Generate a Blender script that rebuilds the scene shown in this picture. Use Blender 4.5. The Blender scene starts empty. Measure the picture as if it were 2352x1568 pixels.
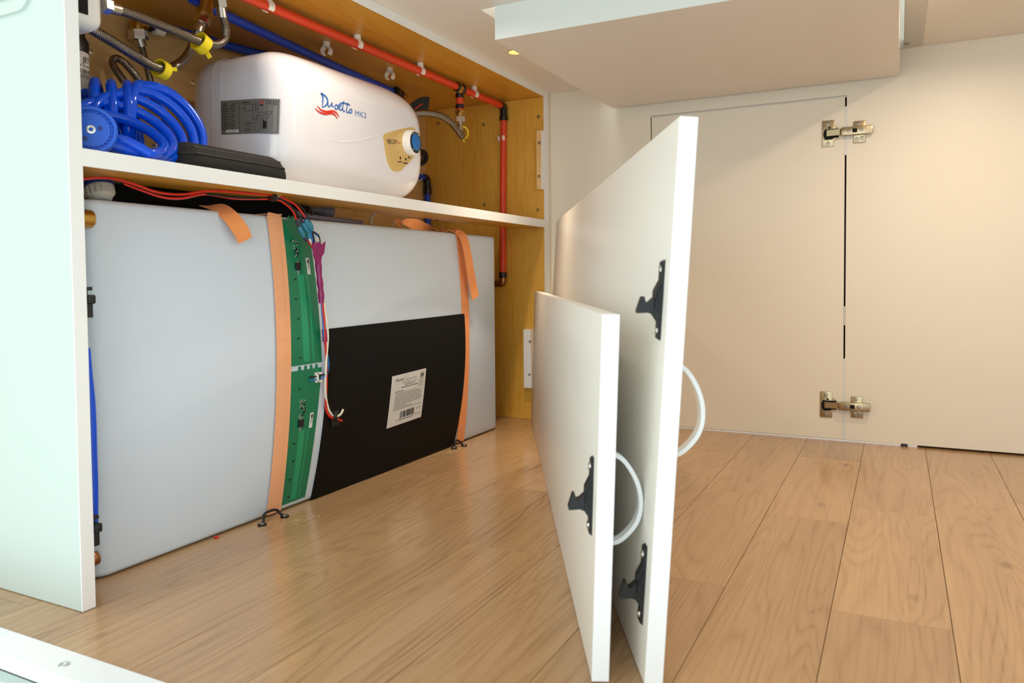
import bpy, bmesh, math, random
from mathutils import Vector, Matrix
random.seed(7)
SC = bpy.context.scene
COL = SC.collection

# ------------------------------------------------------------------ camera, world, lights, exposure
CM = [[0.892452, -0.008375, 0.451065], [0.451051, 0.036677, -0.891744], [-0.009075, 0.999292, 0.03651]]
cam_d = bpy.data.cameras.new('camera')
cam = bpy.data.objects.new('camera', cam_d)
COL.objects.link(cam)
cam.matrix_world = Matrix(((*CM[0], 0.76916), (*CM[1], 0.0), (*CM[2], 0.35), (0, 0, 0, 1)))
cam_d.sensor_width = 36.0
cam_d.lens = 1755.67585 / 2352 * 36.0
cam_d.shift_y = (702.840877 - 784.0) / 2352.0
cam_d.clip_start = 0.02
cam_d.dof.use_dof = True
cam_d.dof.focus_distance = 1.20
cam_d.dof.aperture_fstop = 8.0
SC.camera = cam
SC.view_settings.view_transform = 'Standard'
SC.view_settings.look = 'None'
SC.view_settings.gamma = 1.0
SC.view_settings.use_curve_mapping = False
SC.view_settings.exposure = 0.50

world = bpy.data.worlds.new('world')
SC.world = world
world.use_nodes = True
wn = world.node_tree.nodes
wn['Background'].inputs[0].default_value = (0.86, 0.98, 1.0, 1)
wn['Background'].inputs[1].default_value = 1.06

def area(name, loc, target, sx, sy, power, col):
    d = bpy.data.lights.new(name, 'AREA')
    d.shape = 'RECTANGLE'; d.size = sx; d.size_y = sy; d.energy = power; d.color = col
    o = bpy.data.objects.new(name, d); COL.objects.link(o)
    o.location = loc
    o.rotation_euler = (Vector(target) - Vector(loc)).to_track_quat('-Z', 'Y').to_euler()
    return o

# daylight through the open side door behind the camera
area('daylight_doorway', (0.30, -1.05, 0.60), (0.20, 1.2, 0.25), 1.7, 1.1, 6.5, (0.92, 1.0, 0.99))
# light of the living space above the platform, coming down through the slot beside the box
area('upper_room_light', (0.10, 1.30, 1.30), (0.10, 1.38, 0.0), 0.5, 0.7, 3.0, (1.0, 0.93, 0.84))
# two rows of warm downlights recessed in the platform's underside (only one of them in the frame)
def downlight(x, y, power, sunk, col):
    o = area('downlight_lamp', (x, y, 0.802 + sunk), (x, y, 0), 0.026, 0.026, power, col)
    o.data.shape = 'DISK'
    if sunk > 0.01: o.data.spread = math.radians(95)
for x, y, p, d, c in ((0.080, 0.90, 0.62, 0.003, (1.0, 0.85, 0.69)), (0.080, 1.387, 0.8, 0.0165, (1.0, 0.82, 0.62)), (0.880, 0.90, 1.35, 0.003, (1.0, 0.80, 0.60)), (0.880, 1.387, 1.35, 0.003, (1.0, 0.80, 0.60))): downlight(x, y, p, d, c)

def heater_x(y, z):
    yc, zc, a, b = 1.06315, 0.5992, 0.19985, 0.109
    xf = -0.0473
    dy, dz = y - yc, z - zc
    Yn = max(-1, min(1, dy / a))
    wl = max(0, -Yn) ** 2
    wr = max(0, Yn) ** 2
    rf = wl * 0.054 + wr * 0.043 + (1 - Yn * Yn) * 0.0586
    p = 6.5 if dy < 0 else (4.18 if dz > 0 else 3.9)
    def g(k):
        return (abs(dy) / (a - k)) ** p + (abs(dz) / (b - k)) ** p - 1
    if g(0) >= 0:
        return xf - rf
    if g(rf) <= 0:
        k = rf
    else:
        lo, hi = 0.0, rf
        for _ in range(40):
            m = (lo + hi) / 2
            if g(m) > 0: hi = m
            else: lo = m
        k = lo
    c = 1 - k / rf
    return xf - rf * (1 - math.sqrt(max(0, 1 - c * c)))

def tank_x(y, z):
    u = max(-1, min(1, (y - 1.06) / 0.49))
    v = max(-1, min(1, (z - 0.223) / 0.223))
    return -0.062 + 0.018 * (1 - u ** 4) * (1 - v * v)

# ------------------------------------------------------------------ materials
def lin(h):
    c = [int(h[i:i + 2], 16) / 255 for i in (0, 2, 4)]
    return tuple((x / 12.92 if x <= 0.04045 else ((x + 0.055) / 1.055) ** 2.4) for x in c) + (1,)

MATS = {}
def mat(name, hexcol, rough=0.5, metal=0.0, coat=0.0, spec=0.5, var=0.0, vscale=40.0, bump=0.0, bscale=300.0, trans=0.0, sss=0.0):
    m = bpy.data.materials.new(name); m.use_nodes = True
    nt = m.node_tree; b = nt.nodes['Principled BSDF']
    b.inputs['Base Color'].default_value = lin(hexcol)
    b.inputs['Roughness'].default_value = rough
    b.inputs['Metallic'].default_value = metal
    b.inputs['Coat Weight'].default_value = coat
    b.inputs['Coat Roughness'].default_value = 0.08
    b.inputs['Specular IOR Level'].default_value = spec
    b.inputs['Transmission Weight'].default_value = trans
    b.inputs['Subsurface Weight'].default_value = sss
    if sss: b.inputs['Subsurface Radius'].default_value = (0.02, 0.022, 0.025)
    tc = nt.nodes.new('ShaderNodeTexCoord')
    if var:
        n = nt.nodes.new('ShaderNodeTexNoise'); n.inputs['Scale'].default_value = vscale; n.inputs['Detail'].default_value = 4
        nt.links.new(tc.outputs['Object'], n.inputs['Vector'])
        mx = nt.nodes.new('ShaderNodeMix'); mx.data_type = 'RGBA'
        c = lin(hexcol)
        mx.inputs[6].default_value = tuple(max(0, x * (1 - var)) for x in c[:3]) + (1,)
        mx.inputs[7].default_value = tuple(min(1, x * (1 + var)) for x in c[:3]) + (1,)
        nt.links.new(n.outputs['Fac'], mx.inputs[0]); nt.links.new(mx.outputs[2], b.inputs['Base Color'])
    if bump:
        n2 = nt.nodes.new('ShaderNodeTexNoise'); n2.inputs['Scale'].default_value = bscale
        nt.links.new(tc.outputs['Object'], n2.inputs['Vector'])
        bp = nt.nodes.new('ShaderNodeBump'); bp.inputs['Strength'].default_value = bump; bp.inputs['Distance'].default_value = 0.001
        nt.links.new(n2.outputs['Fac'], bp.inputs['Height']); nt.links.new(bp.outputs[0], b.inputs['Normal'])
    MATS[name] = m
    return m

def wood(name, c_dark, c_mid, c_light, axis, rough, per_object=False, ring=1.0, coat=0.0, knots=False, figure=0.28, bands=9.0):
    """timber figure: long stretched noise bent by a slow field, cathedral bands, fine pores"""
    m = bpy.data.materials.new(name); m.use_nodes = True
    nt = m.node_tree; N = nt.nodes; L = nt.links; b = N['Principled BSDF']
    b.inputs['Roughness'].default_value = rough; b.inputs['Coat Weight'].default_value = coat; b.inputs['Coat Roughness'].default_value = 0.15
    tc = N.new('ShaderNodeTexCoord')
    src = tc.outputs['Object']
    if per_object:
        oi = N.new('ShaderNodeObjectInfo')
        sc = N.new('ShaderNodeVectorMath'); sc.operation = 'SCALE'; sc.inputs[0].default_value = (7.3, 3.1, 5.7)
        L.new(oi.outputs['Random'], sc.inputs['Scale'])
        ad = N.new('ShaderNodeVectorMath'); ad.operation = 'ADD'
        L.new(src, ad.inputs[0]); L.new(sc.outputs[0], ad.inputs[1]); src = ad.outputs[0]
    mp = N.new('ShaderNodeMapping'); L.new(src, mp.inputs['Vector'])
    s = [1.0, 1.0, 1.0]; s[axis] = 0.11
    mp.inputs['Scale'].default_value = s
    n1 = N.new('ShaderNodeTexNoise'); n1.inputs['Scale'].default_value = 16.0 * ring; n1.inputs['Detail'].default_value = 2.2; n1.inputs['Roughness'].default_value = 0.45
    n1.inputs['Distortion'].default_value = 0.35
    L.new(mp.outputs[0], n1.inputs['Vector'])
    mul = N.new('ShaderNodeMath'); mul.operation = 'MULTIPLY'; mul.inputs[1].default_value = bands; L.new(n1.outputs['Fac'], mul.inputs[0])
    fr = N.new('ShaderNodeMath'); fr.operation = 'PINGPONG'; fr.inputs[1].default_value = 0.5; L.new(mul.outputs[0], fr.inputs[0])
    pw = N.new('ShaderNodeMapRange'); pw.inputs[1].default_value = 0.0; pw.inputs[2].default_value = 0.26; L.new(fr.outputs[0], pw.inputs[0])
    mp2 = N.new('ShaderNodeMapping'); L.new(src, mp2.inputs['Vector']); s2 = [1, 1, 1]; s2[axis] = 0.03; mp2.inputs['Scale'].default_value = s2
    n2 = N.new('ShaderNodeTexNoise'); n2.inputs['Scale'].default_value = 300.0; n2.inputs['Detail'].default_value = 3; L.new(mp2.outputs[0], n2.inputs['Vector'])
    n3 = N.new('ShaderNodeTexNoise'); n3.inputs['Scale'].default_value = 9.0; n3.inputs['Detail'].default_value = 2; L.new(mp.outputs[0], n3.inputs['Vector'])
    a1 = N.new('ShaderNodeMath'); a1.operation = 'MULTIPLY_ADD'; a1.inputs[1].default_value = figure; L.new(pw.outputs[0], a1.inputs[0]); 
    m3 = N.new('ShaderNodeMath'); m3.operation = 'MULTIPLY'; m3.inputs[1].default_value = 0.6; L.new(n3.outputs['Fac'], m3.inputs[0])
    L.new(m3.outputs[0], a1.inputs[2])
    a2 = N.new('ShaderNodeMath'); a2.operation = 'MULTIPLY_ADD'; a2.inputs[1].default_value = 0.46; L.new(n2.outputs['Fac'], a2.inputs[0]); L.new(a1.outputs[0], a2.inputs[2])
    cr = N.new('ShaderNodeValToRGB'); L.new(a2.outputs[0], cr.inputs[0])
    e = cr.color_ramp.elements
    e[0].position = 0.24; e[0].color = lin(c_dark); e[1].position = 0.80; e[1].color = lin(c_light)
    q = e.new(0.48); q.color = lin(c_mid)
    col = cr.outputs[0]
    if knots:
        mpk = N.new('ShaderNodeMapping'); L.new(src, mpk.inputs['Vector']); sk = [1, 1, 1]; sk[axis] = 0.55; mpk.inputs['Scale'].default_value = sk
        vo = N.new('ShaderNodeTexVoronoi'); vo.inputs['Scale'].default_value = 8.0; L.new(mpk.outputs[0], vo.inputs['Vector'])
        mr = N.new('ShaderNodeMapRange'); mr.inputs[1].default_value = 0.02; mr.inputs[2].default_value = 0.085; mr.inputs[3].default_value = 0.75; mr.inputs[4].default_value = 0.0
        L.new(vo.outputs['Distance'], mr.inputs[0])
        mk = N.new('ShaderNodeMix'); mk.data_type = 'RGBA'; L.new(mr.outputs[0], mk.inputs[0]); L.new(col, mk.inputs[6]); mk.inputs[7].default_value = lin('6d4a2c')
        col = mk.outputs[2]
    if per_object:
        hv = N.new('ShaderNodeHueSaturation'); L.new(col, hv.inputs['Color'])
        mr2 = N.new('ShaderNodeMapRange'); mr2.inputs[3].default_value = 0.90; mr2.inputs[4].default_value = 1.08; L.new(oi.outputs['Random'], mr2.inputs[0])
        L.new(mr2.outputs[0], hv.inputs['Value']); col = hv.outputs[0]
    L.new(col, b.inputs['Base Color'])
    bp = N.new('ShaderNodeBump'); bp.inputs['Strength'].default_value = 0.12; bp.inputs['Distance'].default_value = 0.0006
    L.new(n2.outputs['Fac'], bp.inputs['Height']); L.new(bp.outputs[0], b.inputs['Normal'])
    MATS[name] = m
    return m

def braid(name):
    m = bpy.data.materials.new(name); m.use_nodes = True
    nt = m.node_tree; N = nt.nodes; L = nt.links; b = N['Principled BSDF']
    b.inputs['Metallic'].default_value = 1.0; b.inputs['Roughness'].default_value = 0.28
    uv = N.new('ShaderNodeUVMap'); 
    sp = N.new('ShaderNodeSeparateXYZ'); L.new(uv.outputs[0], sp.inputs[0])
    def wave(sign):
        a = N.new('ShaderNodeMath'); a.operation = 'MULTIPLY'; a.inputs[1].default_value = 430.0; L.new(sp.outputs[0], a.inputs[0])
        c = N.new('ShaderNodeMath'); c.operation = 'MULTIPLY_ADD'; c.inputs[1].default_value = sign * 6.0; L.new(sp.outputs[1], c.inputs[0]); L.new(a.outputs[0], c.inputs[2])
        f = N.new('ShaderNodeMath'); f.operation = 'PINGPONG'; f.inputs[1].default_value = 0.5; L.new(c.outputs[0], f.inputs[0])
        return f.outputs[0]
    w1, w2 = wave(1), wave(-1)
    mx = N.new('ShaderNodeMath'); mx.operation = 'MAXIMUM'; L.new(w1, mx.inputs[0]); L.new(w2, mx.inputs[1])
    cr = N.new('ShaderNodeValToRGB'); L.new(mx.outputs[0], cr.inputs[0])
    cr.color_ramp.elements[0].position = 0.26; cr.color_ramp.elements[0].color = lin('1a1511')
    cr.color_ramp.elements[1].position = 0.48; cr.color_ramp.elements[1].color = lin('c9c0b2')
    L.new(cr.outputs[0], b.inputs['Base Color'])
    bp = N.new('ShaderNodeBump'); bp.inputs['Strength'].default_value = 0.8; bp.inputs['Distance'].default_value = 0.0012
    L.new(mx.outputs[0], bp.inputs['Height']); L.new(bp.outputs[0], b.inputs['Normal'])
    MATS[name] = m

def webbing(name, c1, c2):
    m = bpy.data.materials.new(name); m.use_nodes = True
    nt = m.node_tree; N = nt.nodes; L = nt.links; b = N['Principled BSDF']
    b.inputs['Roughness'].default_value = 0.6; b.inputs['Sheen Weight'].default_value = 0.2
    uv = N.new('ShaderNodeUVMap'); sp = N.new('ShaderNodeSeparateXYZ'); L.new(uv.outputs[0], sp.inputs[0])
    a = N.new('ShaderNodeMath'); a.operation = 'MULTIPLY'; a.inputs[1].default_value = 420.0; L.new(sp.outputs[0], a.inputs[0])
    f = N.new('ShaderNodeMath'); f.operation = 'PINGPONG'; f.inputs[1].default_value = 0.5; L.new(a.outputs[0], f.inputs[0])
    mr = N.new('ShaderNodeMapRange'); mr.inputs[2].default_value = 0.5; L.new(f.outputs[0], mr.inputs[0])
    mx = N.new('ShaderNodeMix'); mx.data_type = 'RGBA'; mx.inputs[6].default_value = lin(c1); mx.inputs[7].default_value = lin(c2)
    L.new(mr.outputs[0], mx.inputs[0]); L.new(mx.outputs[2], b.inputs['Base Color'])
    bp = N.new('ShaderNodeBump'); bp.inputs['Strength'].default_value = 0.6; bp.inputs['Distance'].default_value = 0.0008
    L.new(mr.outputs[0], bp.inputs['Height']); L.new(bp.outputs[0], b.inputs['Normal'])
    MATS[name] = m

mat('panel_white', 'e9e4da', 0.34, bump=0.05, bscale=900)
mat('hatch_dimmed', 'c6d3cc', 0.28, coat=0.2)  # white hatch, dimmed and tinted in colour against the strong daylight
mat('end_panel_dimmed', 'c6d2cd', 0.34, bump=0.05, bscale=900)  # box-front laminate, its colour darkened to offset strong daylight on this panel
mat('panel_day_tint', 'e2e9e6', 0.34, bump=0.05, bscale=900)  # pale laminate with the greenish daylight tint put into its colour
mat('panel_edge', 'f4f4f3', 0.35)
mat('wall_cream', 'e9e0cf', 0.42, bump=0.05, bscale=900)
mat('ceiling_white', 'eae2d6', 0.42)
mat('box_white', 'e6ddd2', 0.40)
mat('alu', 'c9c4bb', 0.4, metal=0.3)
mat('white_gloss', 'f2f1ee', 0.22, coat=0.3)
mat('trim_white', 'f3f5f7', 0.35)
mat('void_black', '0a0a0a', 0.9)
mat('step_green', 'b9c9c3', 0.5)
wood('ply', 'bf8424', 'd69c36', 'e4b252', 2, 0.36, ring=1.6, figure=0.14, bands=12.0)
wood('ply_flat', 'b0741c', 'cb8d2a', 'd99f3a', 1, 0.32, ring=1.0, figure=0.16)
wood('ply_back', 'b89055', 'cda56a', 'dcb67c', 1, 0.42, ring=0.8, figure=0.16)
wood('pine', 'd9a55f', 'e4b473', 'efc88a', 2, 0.5)
wood('laminate', '74502f', 'a9835d', 'c09a70', 1, 0.24, per_object=True, ring=0.75, coat=0.25, knots=True, figure=0.15, bands=20.0)
mat('plank_core', '5d4227', 0.8)
mat('heater_white', 'e7e5ec', 0.16, coat=0.6)
mat('heater_shell', 'dcd7de', 0.24, coat=0.3)
mat('gold', 'dfbd78', 0.35, metal=0.25, var=0.05, vscale=300)
mat('plate_grey', '86837f', 0.35, metal=0.3)
mat('ink_black', '1c1814', 0.5)
mat('ink_red', 'd5301c', 0.45)
mat('ink_blue', '3570bd', 0.45)
mat('ink_pale_blue', '6f8fc4', 0.45)
mat('cap_blue', '0a72c4', 0.4)
mat('led_red', '5a0f0c', 0.25)
mat('tank', 'd8e4f2', 0.36, bump=0.08, bscale=160, sss=0.25)
mat('pad_black', '080706', 0.6, bump=0.25, bscale=500, spec=0.2, var=0.6, vscale=9)
mat('paper', 'e6e5e2', 0.5)
mat('pcb', '0c7a53', 0.30, var=0.08, vscale=14)
mat('pcb_trace', '1c9a6c', 0.3)
mat('chip', '15151a', 0.35)
mat('solder', 'c9cdc9', 0.3, metal=0.6)
webbing('webbing_orange', 'fd8a34', 'ffb474')
webbing('webbing_pale', 'ff9a55', 'ffd0a8')
mat('black_plastic', '131414', 0.42)
mat('latch_plastic', '0d1113', 0.45)
mat('case_black', '060606', 0.85, spec=0.15)
mat('rubber_black', '0c0c0c', 0.6)
mat('fabric_black', '0b0a09', 0.75, bump=0.5, bscale=1800)
mat('zip_black', '26221f', 0.55)
mat('hose_blue', '0052e4', 0.09, coat=0.0, spec=0.45)
mat('nozzle_blue', '0f58cf', 0.38)
mat('pipe_blue', '2248c4', 0.45)
mat('pipe_red', 'e0421c', 0.45)
mat('collar_dark', '1d120d', 0.35)
mat('brass', 'c49a4c', 0.34, metal=1.0)
mat('chrome', 'cfcac2', 0.16, metal=1.0)
mat('steel', 'b9b4aa', 0.32, metal=1.0)
mat('screw_steel', '8d877b', 0.35, metal=1.0)
mat('hinge_nickel', 'b3a283', 0.30, metal=1.0)
mat('clip_white', 'efe9de', 0.4)
mat('clip_yellow', 'f3d91a', 0.35)
mat('wire_red', 'd8281a', 0.35)
mat('wire_blue', '2a78c8', 0.35)
mat('wire_white', 'f0ead8', 0.4)
mat('crimp_blue', '2d7f9a', 0.3)
mat('heatshrink', '3a3350', 0.4)
mat('tape_purple', '8c0f5c', 0.32)
mat('cord_grey', '6c6573', 0.5)
mat('cap_grey', 'b9b6ae', 0.5)
mat('cap_deep_blue', '10306f', 0.4)
mat('clear_tube', 'e6dccb', 0.15, trans=0.5)
mat('rim_brown', '3f2810', 0.8, spec=0.0)
mat('copper', '9a6a48', 0.3, metal=1.0)
mat('handle_white', 'e9eef0', 0.35)
mat('sawdust', 'd8bd8e', 0.9)
braid('braid_steel')

# ------------------------------------------------------------------ geometry helpers: every geometry is (verts, faces, uvs or None)
def g_join(*gs):
    V, F, U = [], [], []
    any_uv = any(g[2] for g in gs)
    for g in gs:
        o = len(V); V += g[0]; F += [tuple(i + o for i in f) for f in g[1]]
        if any_uv: U += g[2] if g[2] else [[(0, 0)] * len(f) for f in g[1]]
    return V, F, (U if any_uv else None)

def g_box(lo, hi, b=0.0, seg=2):
    bm = bmesh.new()
    bmesh.ops.create_cube(bm, size=1)
    for v in bm.verts:
        v.co = Vector([lo[i] + (v.co[i] + 0.5) * (hi[i] - lo[i]) for i in range(3)])
    if b:
        bmesh.ops.bevel(bm, geom=bm.edges[:], offset=b, segments=seg, profile=0.5, affect='EDGES')
    bm.verts.index_update()
    r = ([tuple(v.co) for v in bm.verts], [tuple(v.index for v in f.verts) for f in bm.faces], None)
    bm.free()
    return r

def catmull(P, k=6, closed=False):
    P = [Vector(p) for p in P]; n = len(P)
    if n < 3: return P
    out = []
    R = range(n if closed else n - 1)
    for i in R:
        if closed: a, b, c, d = P[i - 1], P[i], P[(i + 1) % n], P[(i + 2) % n]
        else: a, b, c, d = P[max(i - 1, 0)], P[i], P[i + 1], P[min(i + 2, n - 1)]
        for j in range(k):
            t = j / k
            out.append(0.5 * ((2 * b) + (c - a) * t + (2 * a - 5 * b + 4 * c - d) * t * t + (3 * b - a - 3 * c + d) * t ** 3))
    if not closed: out.append(P[-1])
    return out

def frames(P, closed=False):
    n = len(P); T = []
    for i in range(n):
        a = P[i - 1] if (i or closed) else P[i]
        b = P[(i + 1) % n] if (i < n - 1 or closed) else P[i]
        t = (b - a); T.append(t.normalized() if t.length > 1e-9 else Vector((0, 0, 1)))
    up = Vector((0, 0, 1)) if abs(T[0].z) < 0.9 else Vector((1, 0, 0))
    N = [(up - T[0] * up.dot(T[0])).normalized()]
    for i in range(1, n):
        v = N[-1] - T[i] * N[-1].dot(T[i])
        N.append(v.normalized() if v.length > 1e-6 else N[-1])
    return T, N

def g_tube(P, r, n=12, k=6, closed=False, smooth=True):
    P = catmull(P, k, closed) if smooth else [Vector(p) for p in P]
    T, N = frames(P, closed)
    V, F, U = [], [], []
    d = 0.0; D = [0.0]
    for i in range(1, len(P)): d += (P[i] - P[i - 1]).length; D.append(d)
    for i, p in enumerate(P):
        B = T[i].cross(N[i])
        rr = r(i / (len(P) - 1)) if callable(r) else r
        for j in range(n):
            a = 2 * math.pi * j / n
            V.append(tuple(p + (N[i] * math.cos(a) + B * math.sin(a)) * rr))
    m = len(P)
    for i in range(m if closed else m - 1):
        i2 = (i + 1) % m
        for j in range(n):
            j2 = (j + 1) % n
            F.append((i * n + j, i * n + j2, i2 * n + j2, i2 * n + j))
            u0, u1 = D[i], (D[i2] if i2 else D[i] + (P[0] - P[i]).length)
            U.append([(u0, j / n), (u0, (j + 1) / n), (u1, (j + 1) / n), (u1, j / n)])
    if not closed:
        F.append(tuple(range(n - 1, -1, -1))); U.append([(0, 0)] * n)
        F.append(tuple((m - 1) * n + j for j in range(n))); U.append([(0, 0)] * n)
    return V, F, U

def g_lathe(prof, origin, axis, n=24, phase=0.0, cap=True):
    """prof: list of (radius, height along axis)"""
    z = Vector(axis).normalized(); x = (Vector((0, 0, 1)) if abs(z.z) < 0.9 else Vector((1, 0, 0)))
    x = (x - z * x.dot(z)).normalized(); y = z.cross(x); o = Vector(origin)
    V, F = [], []
    for r, h in prof:
        for j in range(n):
            a = 2 * math.pi * j / n + phase
            V.append(tuple(o + z * h + (x * math.cos(a) + y * math.sin(a)) * r))
    for i in range(len(prof) - 1):
        for j in range(n):
            j2 = (j + 1) % n
            F.append((i * n + j, i * n + j2, (i + 1) * n + j2, (i + 1) * n + j))
    if cap:
        F.append(tuple(range(n - 1, -1, -1))); F.append(tuple((len(prof) - 1) * n + j for j in range(n)))
    return V, F, None

def g_prism(poly, f, w0, w1):
    """poly of (u, v) extruded from w0 to w1; f(u, v, w) -> point"""
    n = len(poly)
    V = [tuple(f(u, v, w0)) for u, v in poly] + [tuple(f(u, v, w1)) for u, v in poly]
    F = [tuple(range(n - 1, -1, -1)), tuple(range(n, 2 * n))]
    for i in range(n):
        j = (i + 1) % n
        F.append((i, j, n + j, n + i))
    return V, F, None

def g_ribbon(P, W, width, th, k=6, smooth=True):
    """band along P; W is a width direction (or a list of them), thickness th"""
    n0 = len(P)
    P2 = catmull(P, k) if smooth else [Vector(p) for p in P]
    m = len(P2)
    if isinstance(W, list):
        Wd = catmull(W, k) if smooth else [Vector(w) for w in W]
    else:
        Wd = [Vector(W)] * m
    V, F, U = [], [], []
    d = 0.0; D = [0.0]
    for i in range(1, m): d += (P2[i] - P2[i - 1]).length; D.append(d)
    for i in range(m):
        a = P2[max(i - 1, 0)]; b = P2[min(i + 1, m - 1)]
        t = (b - a).normalized(); w = Wd[i].normalized(); w = (w - t * w.dot(t)).normalized(); nn = t.cross(w)
        h = width(i / (m - 1)) if callable(width) else width
        for sw, sn in ((-1, -1), (1, -1), (1, 1), (-1, 1)):
            V.append(tuple(P2[i] + w * (sw * h / 2) + nn * (sn * th / 2)))
    for i in range(m - 1):
        for j in range(4):
            j2 = (j + 1) % 4
            F.append((i * 4 + j, i * 4 + j2, i * 4 + 4 + j2, i * 4 + 4 + j))
            v0, v1 = (0, 1) if j in (0, 2) else (0, 0.05)
            U.append([(D[i], v0), (D[i], v1), (D[i + 1], v1), (D[i + 1], v0)])
    F.append((3, 2, 1, 0)); U.append([(0, 0)] * 4)
    q = (m - 1) * 4
    F.append((q, q + 1, q + 2, q + 3)); U.append([(0, 0)] * 4)
    return V, F, U

def g_grid(fn, nu, nv):
    V = [tuple(fn(i / nu, j / nv)) for j in range(nv + 1) for i in range(nu + 1)]
    F = [(j * (nu + 1) + i, j * (nu + 1) + i + 1, (j + 1) * (nu + 1) + i + 1, (j + 1) * (nu + 1) + i) for j in range(nv) for i in range(nu)]
    return V, F, None

def g_slab(fn, nu, nv, th):
    """curved sheet with thickness: fn(u, v, lift) -> point, lift 0 is the back, th the front"""
    a = g_grid(lambda u, v: fn(u, v, th), nu, nv)
    b = g_grid(lambda u, v: fn(u, v, 0.0), nu, nv)
    n = len(a[0]); V = a[0] + b[0]
    F = a[1] + [tuple(reversed([i + n for i in f])) for f in b[1]]
    ring = list(range(nu + 1)) + [j * (nu + 1) + nu for j in range(1, nv + 1)] + [nv * (nu + 1) + i for i in range(nu - 1, -1, -1)] + [j * (nu + 1) for j in range(nv - 1, 0, -1)]
    for i in range(len(ring)):
        p, q = ring[i], ring[(i + 1) % len(ring)]
        F.append((p, p + n, q + n, q))
    return V, F, None

def mesh(name, g, m, smooth=True, sharp=0.6):
    me = bpy.data.meshes.new(name)
    me.from_pydata([tuple(v) for v in g[0]], [], g[1])
    if g[2]:
        uv = me.uv_layers.new(name='UVMap'); i = 0
        for poly, fu in zip(g[1], g[2]):
            for c in fu:
                uv.data[i].uv = c; i += 1
    me.materials.append(MATS[m])
    bm = bmesh.new(); bm.from_mesh(me); bmesh.ops.recalc_face_normals(bm, faces=bm.faces[:])
    for f in bm.faces: f.smooth = smooth
    if smooth:
        for e in bm.edges:
            if len(e.link_faces) == 2 and e.calc_face_angle(0) > sharp: e.smooth = False
    bm.to_mesh(me); bm.free()
    return me

def put(name, g, m, parent=None, label=None, cat=None, group=None, kind=None, smooth=True, sharp=0.6, local=False):
    me = g if isinstance(g, bpy.types.Mesh) else mesh(name, g, m, smooth, sharp)
    o = bpy.data.objects.new(name, me); COL.objects.link(o)
    if parent is not None:
        o.parent = parent
        if not local: o.matrix_parent_inverse = root_inv(parent)
    tag(o, label, cat, group, kind)
    return o

def root_inv(p):
    return Matrix(p['_w']).inverted() if '_w' in p else Matrix.Identity(4)

ROOTS = {}
def tag(o, label=None, cat=None, group=None, kind=None):
    if label: o['label'] = label
    if cat: o['category'] = cat
    if group: o['group'] = group
    if kind: o['kind'] = kind
    return o

def thing(name, label, cat, loc=(0, 0, 0), group=None, M=None):
    o = bpy.data.objects.new(name, None); COL.objects.link(o)
    o.empty_display_size = 0.02
    Mw = Matrix(M) if M is not None else Matrix.Translation(Vector(loc))
    o.matrix_world = Mw
    o['_w'] = [list(r) for r in Mw]
    return tag(o, label, cat, group)

def dup(root, M, label=None):
    """copy of a thing with copies of its parts and sub-parts; M moves it in the world"""
    r = root.copy(); COL.objects.link(r); r.matrix_world = M @ root.matrix_world
    if label: r['label'] = label
    for ch in [c for c in list(COL.objects) if c.parent == root]:
        c = ch.copy(); COL.objects.link(c); c.parent = r
        for gch in [x for x in list(COL.objects) if x.parent == ch]:
            d = gch.copy(); COL.objects.link(d); d.parent = c
    return r

SCREWS = {}
def screw(loc, normal, r=0.004, m='screw_steel', parent=None, name='screw', **kw):
    """countersunk head with a cross recess"""
    key = (r, m)
    if key not in SCREWS:
        g = g_lathe([(r * 1.05, -0.001), (r * 1.05, 0.0002), (r, 0.0007), (r * 0.5, 0.0009), (r * 0.42, -0.0003), (r * 0.1, -0.0005)], (0, 0, 0), (0, 0, 1), 14)
        SCREWS[key] = mesh('screw', g, m)
    o = bpy.data.objects.new(name, SCREWS[key]); COL.objects.link(o)
    Mw = Matrix.Translation(Vector(loc)) @ Vector(normal).to_track_quat('Z', 'Y').to_matrix().to_4x4()
    if parent is not None:
        o.parent = parent
        o.matrix_parent_inverse = root_inv(parent)
    o.matrix_basis = Mw
    return tag(o, **kw) if kw else o

TXT = {}
def g_text(body, f, align='LEFT', shear=0.0, res=2):
    """lettering mesh in a unit-height frame pushed through f(x, y) -> point"""
    c = bpy.data.curves.new('txt', 'FONT'); c.body = body; c.size = 1.0; c.align_x = align; c.resolution_u = res; c.shear = shear
    o = bpy.data.objects.new('txt', c); COL.objects.link(o)
    bpy.context.view_layer.update()
    me = o.evaluated_get(bpy.context.evaluated_depsgraph_get()).to_mesh()
    V = [tuple(v.co) for v in me.vertices]; F = [tuple(p.vertices) for p in me.polygons]
    bpy.data.objects.remove(o); bpy.data.curves.remove(c)
    w = max((v[0] for v in V), default=1.0)
    return [tuple(f(v[0] / w if align == 'FIT' else v[0], v[1])) for v in V], F, None

def text_fit(body, u0, v0, wid, hei, f, shear=0.0):
    """text stretched to wid x hei (cap height) at (u0, v0), pushed through f(u, v)"""
    c = g_text(body, lambda x, y: (x, y, 0), shear=shear)
    xs = [p[0] for p in c[0]]; a, b = min(xs), max(xs)
    return [tuple(f(u0 + (p[0] - a) / (b - a) * wid, v0 + p[1] / 0.72 * hei)) for p in c[0]], c[1], None

def quads(rects, f):
    V, F = [], []
    for (a, b, c, d) in rects:
        o = len(V); V += [tuple(f(a, b)), tuple(f(c, b)), tuple(f(c, d)), tuple(f(a, d))]; F.append((o, o + 1, o + 2, o + 3))
    return V, F, None

def bilin(c00, c10, c11, c01):
    A, B, C_, D = [Vector(p) for p in (c00, c10, c11, c01)]
    return lambda u, v: A * (1 - u) * (1 - v) + B * u * (1 - v) + C_ * u * v + D * (1 - u) * v

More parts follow.
